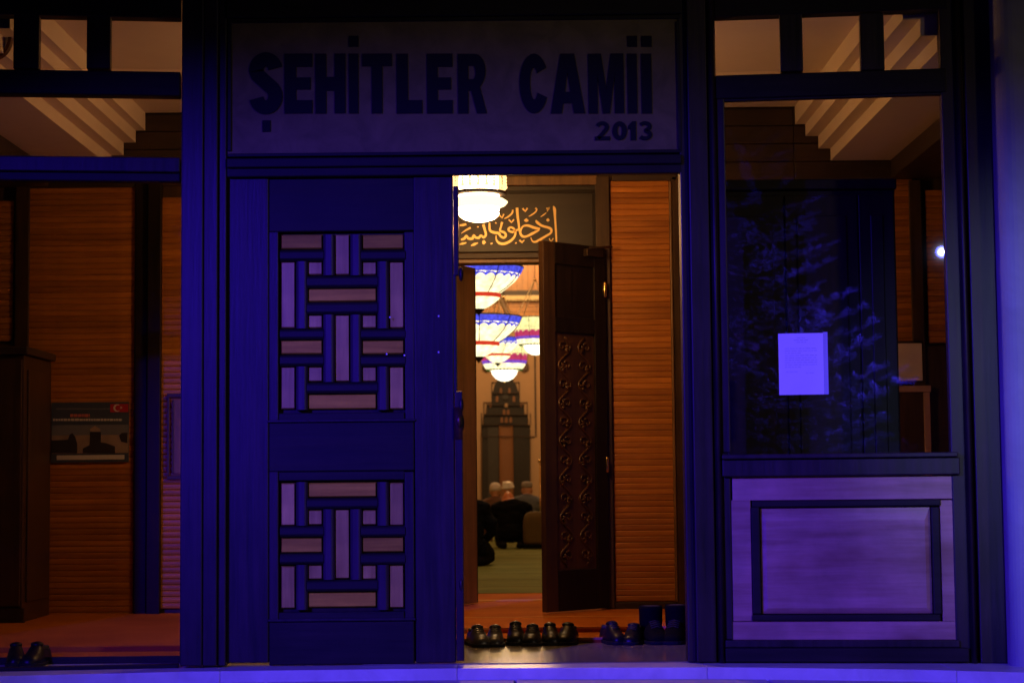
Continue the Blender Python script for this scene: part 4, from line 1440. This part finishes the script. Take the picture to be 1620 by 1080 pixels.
def framelines(quads):
    mb = MB()
    for (x0, y0, x1, y1) in quads:
        a, z0 = HW.at(x0, y1); b_, z1 = HW.at(x1, y0)
        mb.box(a, b_, -0.02, -0.001, z0, z1)
    obj('frame_line', mb, BRONZE, mih)


framelines([(846.4, 562, 847.6, 690), (838.8, 690, 846.2, 691.2)])
framelines([(777.6, 604, 778.8, 640), (779, 604, 787, 605.2), (821, 604, 822.2, 640), (812.2, 604, 820.8, 605.2)])
framelines([(764.8, 636, 766, 655), (766.2, 636, 778, 637.2), (833.6, 636, 834.8, 655), (822, 636, 833.4, 637.2)])
framelines([(761.2, 653, 762.4, 690), (838.6, 653, 839.8, 672)])
for x in (770.5, 829.5):
    u, z = HW.at(x, 580)
    r = 7 * (FARY + 9.375) / 3000
    rd = thing('wall_roundel', 'dark round calligraphy plate %s of the hanging bowls, above the mihrab' % ('left' if x < 800 else 'right'), 'roundel', (u, FARY, z), 0, 'roundels over the mihrab')
    obj('disc', MB().prism([(r * math.cos(a * math.pi / 14), r * math.sin(a * math.pi / 14)) for a in range(28)], -0.03, -0.002), plain('roundel_brown', (0.10, 0.05, 0.025), 0.4), rd)
    rg = MB()
    for a in range(28):
        rg.prism([(rr * math.cos(b_ * math.pi / 14), rr * math.sin(b_ * math.pi / 14)) for rr, b_ in ((r * .9, a), (r * 1.04, a), (r * 1.04, a + 1), (r * .9, a + 1))], -0.04, -0.031)
    obj('rim', rg, BRONZE, rd)

# slim brass pole by the right jamb, with a ball
bp_ = on_floor(853.5, 880, HZ)
pole = thing('brass_pole', 'slim upright brass pole with a shiny ball, beside the carved inner leaf', 'pole', (Plane(0, 16).at(854, 730)[0], 16, HZ))
zk = Plane(0, 16).at(854, 731)[1] - HZ
obj('base', MB().lathe([(0.09, 0.004), (0.09, 0.02), (0.03, 0.035)], n=20), BRASS, pole, True)
obj('shaft', MB().lathe([(0.010, 0.03), (0.010, zk)], n=10), BRASS, pole, True)
obj('ball', MB().ball((0, 0, zk + 0.018), 0.026), BRASS, pole, True)

# ------------------------------------------------------------------ hanging bowls
E_BLUE = glow('stained_glass_blue', (0.085, 0.09, 0.80), 1.0, 0.35, 14)
E_CREAM = glow('stained_glass_cream', (1.0, 0.84, 0.44), 1.75, 0.4, 6)
E_RED = glow('stained_glass_red', (0.82, 0.055, 0.022), 0.85, 0.2)
E_WHITE = glow('opal_bowl', (1.0, 0.88, 0.62), 3.2)
E_LEMON = glow('stained_glass_lemon', (1.0, 0.90, 0.36), 1.15, 0.25, 7)
E_PURP = glow('stained_glass_purple', (0.30, 0.10, 0.78), 0.75, 0.2)
E_MAG = glow('stained_glass_magenta', (0.62, 0.05, 0.14), 0.9, 0.2)
E_GREEN = plain('dark_green_trim', (0.03, 0.06, 0.012), 0.4, emit=(0.05, 0.09, 0.01), es=0.6)
ROD = plain('polished_rod', (0.85, 0.68, 0.42), 0.35, 0.2)


def scallop(mb, r_at, z_top, z_bot, n=24, depth=0.25, steps=6):
    """band standing proud of a bowl with a scalloped lower edge"""
    N = n * steps
    zs_ = []
    for i in range(N):
        ph = (i % steps) / steps
        zs_.append(z_bot + (z_top - z_bot) * depth * abs(math.sin(math.pi * ph)))
    b = len(mb.v)
    for i in range(N):
        a = 2 * math.pi * i / N
        for z in (z_top, (z_top + zs_[i]) / 2, zs_[i]):
            r = r_at(z) + 0.006
            mb.v.append((r * math.cos(a), r * math.sin(a), z))
    for i in range(N):
        j = (i + 1) % N
        for k in range(2):
            mb.face([b + 3 * i + k, b + 3 * j + k, b + 3 * j + k + 1, b + 3 * i + k + 1])
    return mb


def bowl_fn(prof):
    P = sorted([(z, r) for r, z in prof])
    def f(z):
        for (z0, r0), (z1, r1) in zip(P, P[1:]):
            if z0 <= z <= z1:
                return r0 + (r1 - r0) * (z - z0) / max(1e-6, z1 - z0)
        return P[0][1] if z < P[0][0] else P[-1][1]
    return f


def hanging_bowl(label):
    """unit rim radius; origin at the rim centre"""
    t = thing('hanging_bowl_lamp', label, 'chandelier')
    p1 = [(0.47, -0.56), (0.62, -0.46), (0.80, -0.31), (0.93, -0.15), (1.0, 0.0)]
    obj('upper_bowl', MB().lathe(p1, n=48), E_CREAM, t, True)
    obj('blue_band', scallop(MB(), bowl_fn(p1), 0.0, -0.25), E_BLUE, t, True)
    obj('rim_ring', MB().lathe([(1.0, 0.002), (1.02, 0.006), (1.02, 0.03), (0.98, 0.035)], n=48), BRONZE, t, True)
    obj('red_band', MB().lathe([(0.475, -0.655), (0.49, -0.63), (0.485, -0.565)], n=40), E_RED, t, True)
    obj('lower_bowl', MB().lathe([(0.13, -0.90), (0.22, -0.86), (0.34, -0.78), (0.44, -0.70), (0.47, -0.66)], n=40), E_CREAM, t, True)
    obj('finial', MB().lathe([(0.0, -1.06), (0.05, -1.0), (0.12, -0.93), (0.13, -0.905)], n=20), BRONZE, t, True)
    for k in range(8):
        a = 2 * math.pi * (k + 0.35) / 8
        obj('rib', MB().tube([((r + 0.012) * math.cos(a), (r + 0.012) * math.sin(a), z) for r, z in p1[::-1]], 0.010, 5), BRONZE, t)
    for k in range(4):
        a = 2 * math.pi * k / 4 + 0.25
        obj('suspension_rod', MB().tube([(0.98 * math.cos(a), 0.98 * math.sin(a), 0.03), (0.03 * math.cos(a), 0.03 * math.sin(a), 1.65)], 0.018, 6), ROD, t)
    obj('hook', MB().ball((0, 0, 1.66), 0.06), BRASS, t, True)
    return t


def lemon_bowl(label):
    t = thing('hanging_bowl_lamp', label, 'chandelier')
    p1 = [(0.86, -0.60), (0.93, -0.40), (0.98, -0.2), (1.0, 0.0)]
    obj('upper_bowl', MB().lathe(p1, n=48), E_LEMON, t, True)
    obj('magenta_band', MB().lathe([(0.875, -0.78), (0.885, -0.60), (0.915, -0.52)], n=48), E_MAG, t, True)
    obj('scalloped_edge', scallop(MB(), lambda z: 0.90, -0.52, -0.60, 20, 0.9), E_LEMON, t, True)
    obj('purple_band', MB().lathe([(0.83, -0.90), (0.87, -0.785)], n=48), E_PURP, t, True)
    obj('middle_bowl', MB().lathe([(0.62, -1.14), (0.74, -1.05), (0.82, -0.91)], n=48), E_CREAM, t, True)
    gt = MB()
    for k in range(30):
        a = 2 * math.pi * k / 30
        gt.ball((0.67 * math.cos(a), 0.67 * math.sin(a), -1.13), (0.07, 0.07, 0.035), 8, 5)
    obj('green_trim', gt, E_GREEN, t, True)
    obj('lower_bowl', MB().lathe([(0.0, -1.56), (0.18, -1.54), (0.34, -1.45), (0.46, -1.31), (0.51, -1.16)], n=40), E_WHITE, t, True)
    obj('finial', MB().ball((0, 0, -1.60), 0.04), BRASS, t, True)
    obj('rim_ring', MB().lathe([(1.0, 0.002), (1.02, 0.006), (1.02, 0.03), (0.98, 0.035)], n=48), BRONZE, t, True)
    for k in range(8):
        a = 2 * math.pi * (k + 0.62) / 8
        obj('rib', MB().tube([((r + 0.02) * math.cos(a), (r + 0.02) * math.sin(a), z) for r, z in ((1.0, 0), (0.98, -0.2), (0.93, -0.4), (0.9, -0.6), (0.86, -0.9))], 0.010, 5), BRONZE, t)
    for k in range(4):
        a = 2 * math.pi * k / 4 + 0.6
        obj('suspension_rod', MB().tube([(0.98 * math.cos(a), 0.98 * math.sin(a), 0.03), (0.03 * math.cos(a), 0.03 * math.sin(a), 1.65)], 0.018, 6), ROD, t)
    obj('hook', MB().ball((0, 0, 1.66), 0.06), BRASS, t, True)
    return t


GB = 'stained glass bowl lamps hanging in the hall'
A_ = hanging_bowl('blue banded bowl lamp hanging highest, just under the inner door head')
D_ = lemon_bowl('lowest hanging bowl lamp, ending in a big white bowl over the mihrab')


def place(o, x, y, Zd, r_px, rz=0.0):
    pl = Plane(0, Zd - 9.375)
    u, z = pl.at(x, y)
    s = r_px * Zd / 3000
    o.location = (u, Zd - 9.375, z)
    o.scale = (s, s, s)
    o.rotation_euler = (0, 0, rz)
    o['group'] = GB
    # chain up to the hall ceiling
    ch = MB()
    ch.tube([(0, 0, 1.7), (0, 0, (6.6 - z) / s - 0.02)], 0.014, 6)
    obj('chain', ch, BRONZE, o)
    return o


b_l = copy_tree(A_); b_l['label'] = 'blue banded bowl lamp in mid height, black rib down its face'
c_l = copy_tree(A_); c_l['label'] = 'small blue banded bowl lamp half hidden behind the others, above the lowest white bowl'
e_l = copy_tree(D_); e_l['label'] = 'lemon bowl lamp with magenta and purple bands, against the carved inner leaf'
place(A_, 757, 425, 17.5, 71, 0.2)
place(b_l, 757, 503, 18.7, 68, 0.55)
place(c_l, 787, 536, 27.0, 42, 0.1)
place(D_, 797.5, 539, 29.0, 41, 0.3)
place(e_l, 847, 504, 22.5, 37, 0.0)
for Zp, zz_ in ((15.5, 4.4), (20.5, 4.4), (25.5, 4.8), (30.0, 4.8)):
    light('hall_lamp_glow', 'POINT', (0.0, Zp - 9.375, zz_), 120, (1.0, 0.60, 0.26), size=0.35)


light('gallery_fill_glow', 'POINT', (0.0, FARY - 2.6, 5.2), 260, (1.0, 0.60, 0.24), size=0.3)  # unseen fill added to brighten the gallery planks and cornice

# ------------------------------------------------------------------ people
def person(label, loc, rz, coat, skin, head=(0, 0.10, 0.74), sh=0.60, width=1.0, fist=True, trousers=None):
    """kneeling, sitting back on the heels, facing +y; one fused surface"""
    p = MB()
    w = width
    p.ball((0, -0.04, 0.22), (0.175, 0.16, 0.15), 16, 12)
    p.ball((0, -0.01, 0.36), (0.175 * w, 0.14, 0.19), 16, 12)
    p.ball((0, 0.02, sh - 0.12), (0.195 * w, 0.135, 0.19), 16, 12)
    hx_, hy_, hz_ = head
    p.tube([(0, 0.03, sh - 0.02), (hx_ * 0.7, hy_ * 0.7 + 0.01, hz_ - 0.09), (hx_, hy_ - 0.01, hz_ - 0.03)], [0.075, 0.058, 0.055], 12)
    p.ball((hx_, hy_, hz_ + 0.015), (0.075, 0.092, 0.105), 16, 12)
    p.ball((hx_, hy_ + 0.035, hz_ - 0.045), (0.052, 0.055, 0.055), 12, 8)          # jaw
    p.ball((hx_, hy_ + 0.098, hz_ - 0.005), (0.013, 0.020, 0.024), 8, 6)            # nose
    p.ball((hx_, hy_ + 0.080, hz_ - 0.048), (0.022, 0.012, 0.008), 8, 6)            # lips
    for s in (-1, 1):
        p.ball((hx_ + s * 0.078, hy_ - 0.005, hz_ + 0.0), (0.012, 0.022, 0.034), 8, 6)   # ear
        p.ball((hx_ + s * 0.030, hy_ + 0.080, hz_ + 0.03), (0.022, 0.012, 0.009), 8, 6)  # brow
        p.tube([(s * 0.10 * w, 0.02, sh - 0.03), (s * 0.185 * w, 0.02, sh - 0.06), (s * 0.235 * w, 0.03, sh - 0.19), (s * 0.235 * w, 0.08, sh - 0.30), (s * 0.19 * w, 0.20, sh - 0.33), (s * 0.13, 0.30, 0.245)],
               [0.075, 0.078, 0.068, 0.056, 0.046, 0.036], 12)
        p.tube([(s * 0.13, 0.29, 0.245), (s * 0.125, 0.36, 0.228)], [0.032, 0.036], 10)   # palm on the thigh
        for q in range(4):
            xx = s * (0.098 + 0.019 * q)
            ln = (0.062, 0.074, 0.070, 0.054)[q]
            p.tube([(xx, 0.355, 0.232), (xx, 0.355 + ln * 0.6, 0.226), (xx, 0.355 + ln, 0.206)], [0.0105, 0.010, 0.008], 8)
        p.tube([(s * 0.10, 0.315, 0.232), (s * 0.078, 0.345, 0.222), (s * 0.070, 0.375, 0.214)], [0.012, 0.011, 0.009], 8)
        p.tube([(s * 0.09, -0.02, 0.20), (s * 0.13, 0.16, 0.17), (s * 0.16, 0.40, 0.105)], [0.115, 0.098, 0.072], 12)
        p.tube([(s * 0.16, 0.42, 0.075), (s * 0.14, 0.15, 0.065), (s * 0.11, -0.15, 0.055)], [0.068, 0.064, 0.045], 12)
        p.tube([(s * 0.11, -0.14, 0.055), (s * 0.10, -0.24, 0.05), (s * 0.10, -0.32, 0.036)], [0.044, 0.042, 0.028], 10)
    me = p.mesh('body_raw', [coat])
    tmp = link('body_raw', me)
    md = tmp.modifiers.new('fuse', 'REMESH')
    md.mode = 'VOXEL'
    md.voxel_size = 0.0105
    md2 = tmp.modifiers.new('soft', 'SMOOTH')
    md2.iterations = 3
    md2.factor = 0.4
    dg = bpy.context.evaluated_depsgraph_get()
    dg.update()
    ev = tmp.evaluated_get(dg)
    body = bpy.data.meshes.new_from_object(ev)
    bpy.data.objects.remove(tmp)
    body.name = 'person'
    nv = len(body.vertices)
    co, nr = [0.0] * (nv * 3), [0.0] * (nv * 3)
    body.vertices.foreach_get('co', co)
    body.vertex_normals.foreach_get('vector', nr)
    for i in range(0, nv * 3, 3):
        x, y, z = co[i:i + 3]
        if z < sh + 0.01:                         # cloth folds
            amp = 0.011 * noise.noise(Vector((x * 9, y * 9, z * 16 + len(label)))) + 0.004 * noise.noise(Vector((x * 26, y * 26, z * 34 + len(label))))
            for k in range(3):
                co[i + k] += nr[i + k] * amp
    body.vertices.foreach_set('co', co)
    body.update()
    body.materials.clear()
    for m in (coat, skin, trousers or coat):
        body.materials.append(m)
    nz = hz_ - 0.105
    for f in body.polygons:
        c = f.center
        f.use_smooth = True
        if c.z > nz and (Vector(c) - Vector(head)).length < 0.125 and c.z > sh + 0.015:
            f.material_index = 1
        elif abs(c.x) < 0.19 and c.y > 0.30 and 0.19 < c.z < 0.275 and (Vector((c.x, c.y)) - Vector((math.copysign(0.12, c.x), 0.36))).length < 0.085 and c.z > 0.196:
            f.material_index = 1
        elif c.z < 0.21:
            f.material_index = 2
    o = link('person', body)
    o.location = loc
    o.rotation_euler = (0, 0, rz)
    tag(o, label, 'person', 'worshippers kneeling in the hall')
    return o


SK = plain('skin', (0.52, 0.27, 0.16), 0.55)
SKR = plain('ruddy_skin', (0.56, 0.20, 0.09), 0.38)
BLK = plain('black_wool', (0.004, 0.004, 0.005), 0.95, spec=0.1)
NAVY = plain('navy_cloth', (0.005, 0.006, 0.010), 0.95, spec=0.1)
GREYB = plain('grey_blue_jacket', (0.10, 0.11, 0.13), 0.9)
BRN = plain('brown_jacket', (0.12, 0.055, 0.03), 0.9)
OCH = plain('ochre_cloth', (0.10, 0.06, 0.014), 0.9, vary=0.15)
WHT = plain('white_cap_cloth', (0.75, 0.68, 0.6), 0.9)
GRC = plain('grey_cap_cloth', (0.30, 0.26, 0.22), 0.9)


def seat_at(px, py_floor):
    q = on_floor(px, py_floor, HZ + 0.003)
    return q


def cap(parent, head, m, flat_=False):
    hx_, hy_, hz_ = head
    mb = MB()
    if flat_:
        mb.lathe([(0.081, 0.045), (0.086, 0.07), (0.082, 0.115), (0.06, 0.135), (0.0, 0.14)], (hx_, hy_, hz_), 20, 0, 1.0, 1.16)
    else:
        mb.lathe([(0.084, 0.015), (0.088, 0.05), (0.078, 0.10), (0.045, 0.132), (0.0, 0.14)], (hx_, hy_, hz_), 20, 0, 1.0, 1.16)
    obj('cap', mb, m, parent, True)


hd0 = (0.0, 0.13, 0.58)
q = seat_at(810, 868)
pc = person('bald person in a black coat kneeling with bowed head, centre of the doorway view', (q.x, q.y + 0.3, HZ), 0.0, BLK, SKR, (-0.045, 0.10, 0.62), 0.585, 1.14)
q = seat_at(741, 897)
pn = person('nearest kneeling person in navy, mostly hidden by the left inner leaf', (q.x - 0.02, q.y + 0.3, HZ), R(-8), NAVY, SK, (0, 0.12, 0.74), 0.64, 1.02)
q = seat_at(784, 856)
h1 = (0.01, 0.11, 0.73)
p1 = person('person in a brown jacket wearing a round white cap, left of the bald one', (q.x, q.y + 0.3, HZ), R(6), BRN, SK, h1, 0.60, 0.95)
cap(p1, h1, WHT)
q = seat_at(804, 849)
h2 = (0, 0.11, 0.75)
p2 = person('person in a wrapped white turban, directly beyond the bald one', (q.x, q.y + 0.3, HZ), 0.0, BRN, SK, h2, 0.60, 0.95)
tb = MB()
for k in range(4):
    tb.tube([((0.088 - 0.006 * k) * math.cos(2 * math.pi * i / 16), 0.11 + 0.10 * math.sin(2 * math.pi * i / 16), 0.75 + 0.035 + 0.024 * k + 0.008 * math.cos(2 * math.pi * i / 16 + k)) for i in range(17)], 0.019, 8)
tb.ball((0, 0.11, 0.75 + 0.09), (0.075, 0.085, 0.05))
obj('turban', tb, WHT, p2, True)
q = seat_at(834, 855)
h3 = (0, 0.11, 0.74)
p3 = person('person in a grey blue jacket and flat grey cap, farthest right', (q.x, q.y + 0.3, HZ), R(-4), GREYB, SK, h3, 0.63, 1.0)
cap(p3, h3, GRC, True)
obj('back_emblem', MB().prism([(0.055 * math.cos(a * math.pi / 8), 0.47 + 0.075 * math.sin(a * math.pi / 8)) for a in range(16)], -0.128, -0.10), plain('red_emblem', (0.35, 0.05, 0.03), 0.8), p3)

# low ochre prayer seat, right
q = on_floor(848, 868, HZ + 0.003)
st_ = thing('prayer_seat', 'low ochre upholstered prayer seat, dark base, right of the bald person', 'seat', (q.x + 0.02, q.y + 0.18, HZ + 0.003))
obj('base', MB().box(-0.19, 0.19, -0.17, 0.2, 0.0, 0.06), BLK, st_, bevel=0.01)
mb = MB()
ring_n = 20
for k, (s, z) in enumerate(((0.95, 0.061), (1.0, 0.10), (1.0, 0.30), (0.94, 0.40), (0.78, 0.455), (0.5, 0.475))):
    for i in range(ring_n):
        a = 2 * math.pi * i / ring_n
        ca, sa = math.cos(a), math.sin(a)
        mb.v.append((math.copysign(abs(ca) ** 0.6, ca) * 0.185 * s, math.copysign(abs(sa) ** 0.6, sa) * 0.16 * s, z))
for k in range(5):
    for i in range(ring_n):
        j = (i + 1) % ring_n
        mb.face([k * ring_n + i, k * ring_n + j, (k + 1) * ring_n + j, (k + 1) * ring_n + i])
mb.face([5 * ring_n + i for i in range(ring_n)]); mb.face([i for i in range(ring_n)][::-1])
obj('cushion', mb, OCH, st_, True)

# ------------------------------------------------------------------ garden conifer and floodlights (seen as reflections in the window)
random.seed(21)
NEED = [plain('conifer_needles', (0.05, 0.07, 0.055), 0.55, vary=0.3), plain('conifer_tips', (0.09, 0.11, 0.10), 0.5, vary=0.2)]
tree = thing('conifer_tree', 'blue lit spruce across the terrace, mirrored in the right window', 'tree', (-0.1, -14.2, -0.2))
obj('trunk', MB().lathe([(0.17, 0.0), (0.14, 1.2), (0.09, 3.2), (0.02, 5.6)], n=12), plain('bark', (0.06, 0.045, 0.035), 0.9, vary=0.3), tree, True)
br, nd = MB(), MB()


def needle_spray(p, d, L_, mi):
    side = d.cross(Vector((0, 0, 1))).normalized()
    upv = side.cross(d).normalized()
    for k in range(9):
        t = (k + 0.5) / 9
        c = p + d * L_ * t
        for s in (-1, 1, 0):
            dirn = (d * 0.75 + side * s * 0.8 + upv * (random.uniform(-0.1, 0.45) + (0.5 if s == 0 else 0))).normalized()
            ln = random.uniform(0.055, 0.095) * (1.15 - 0.5 * t)
            wv = dirn.cross(upv if abs(dirn.dot(upv)) < 0.9 else side).normalized() * 0.011
            b = len(nd.v)
            nd.v += [tuple(c - wv), tuple(c + wv), tuple(c + dirn * ln + wv * 0.3), tuple(c + dirn * ln - wv * 0.3)]
            nd.face([b, b + 1, b + 2, b + 3], mi)


for lev in range(26):
    z = 0.35 + 5.0 * (lev / 25) ** 1.05
    R_ = 2.15 * (1 - lev / 27) ** 0.85 + 0.15
    nb = 9 if lev < 16 else 6
    for k in range(nb):
        a = 2 * math.pi * (k + random.uniform(-0.3, 0.3)) / nb + lev * 1.3
        ln = R_ * random.uniform(0.7, 1.12)
        pts = []
        for i in range(7):
            t = i / 6
            pts.append(Vector((ln * t * math.cos(a), ln * t * math.sin(a), z + ln * (-0.22 * t + 0.30 * t * t))))
        br.tube(pts, [0.028 * (1 - 0.85 * i / 6) for i in range(7)], 5)
        for i in range(1, 7):
            p = pts[i]
            d_ = (pts[i] - pts[i - 1]).normalized()
            for s in (-1, 1):
                sd = (d_ * 0.7 + Vector((-math.sin(a), math.cos(a), 0)) * s * 0.75 + Vector((0, 0, random.uniform(-0.1, 0.15)))).normalized()
                L2 = ln * 0.30 * (1.15 - 0.6 * i / 6) * random.uniform(0.7, 1.2)
                q2 = p + sd * L2 * 0.5
                needle_spray(p, sd, L2, 0 if random.random() < 0.7 else 1)
                if L2 > 0.2:
                    for s2 in (-1, 1):
                        sd2 = (sd * 0.7 + d_ * 0.4 + Vector((0, 0, s2 * 0.2)) + Vector((-sd.y, sd.x, 0)) * s2 * 0.5).normalized()
                        needle_spray(q2, sd2, L2 * 0.55, 1 if i > 4 else 0)
        needle_spray(pts[-1], (pts[-1] - pts[-2]).normalized(), 0.16, 1)
obj('branches', br, plain('bough_bark', (0.06, 0.045, 0.035), 0.9), tree, True)
o = obj('needles', nd, NEED, tree)
o['kind'] = 'stuff'


def floodlight(label, loc, target, emit, lens=0.07, pole_=True):
    t = thing('blue_floodlight', label, 'floodlight', (loc[0], loc[1], -0.2), 0, 'blue floodlights in the forecourt')
    d_ = (Vector(target) - Vector(loc)).normalized()
    rot = d_.to_track_quat('-Z', 'Y').to_matrix()
    h = loc[2] + 0.2
    def xf(mb, off):
        mb.v = [tuple(rot @ Vector(v) + Vector((0, 0, h)) - d_ * off) for v in mb.v]
        return mb
    obj('housing', xf(MB().lathe([(lens * 0.6, 0.16), (lens * 1.05, 0.10), (lens * 1.25, 0.02), (lens * 1.25, 0.0), (lens * 1.05, -0.002)][::-1], n=20), 0.14), IRON, t, True)
    obj('lens', xf(MB().lathe([(0.0, -0.004), (lens * 0.8, -0.003), (lens, 0.0)], n=20), 0.125), emit, t, True)
    if pole_:
        obj('pole', MB().lathe([(0.09, 0.0), (0.09, 0.03), (0.035, 0.05), (0.03, h - 0.14)], (-d_.x * 0.2, -d_.y * 0.2, 0), 12), IRON, t, True)
    return t


LENS = glow('blue_led_lens', (0.03, 0.035, 1.0), 60)
LENS2 = glow('blue_led_lens_dim', (0.1, 0.08, 1.0), 2)
floodlight('blue floodlight on a pole, mirrored as a bright spot at the right window edge', P_RIGHT, (2.2, 0, 2.0), LENS, 0.052)
floodlight('blue floodlight on a tall pole left of the forecourt', P_LEFT, (-0.1, 0, 0.8), LENS2)
floodlight('blue garden spotlight on a short pole, aimed at the spruce', P_TREE, (0.75, -13.6, 2.3), LENS2, 0.07)
sl = thing('warm_fill_lamp', 'added warm fill lamp on a pole behind the viewer at the right', 'street lamp', (P_FILL[0], P_FILL[1], -0.2))
obj('pole', MB().lathe([(0.11, 0), (0.11, 0.05), (0.06, 0.1), (0.045, P_FILL[2] + 0.3)], (0.35, 0, 0), 12), IRON, sl, True)
obj('lamp_arm', MB().tube([(0.35, 0, P_FILL[2] + 0.45), (0.15, 0, P_FILL[2] + 0.55), (-0.05, 0, P_FILL[2] + 0.52)], 0.025), IRON, sl, True)
obj('lamp_head', MB().lathe([(0.28, P_FILL[2] + 0.42), (0.2, P_FILL[2] + 0.50), (0.06, P_FILL[2] + 0.56)], (-0.05, 0, 0), 16), IRON, sl, True)
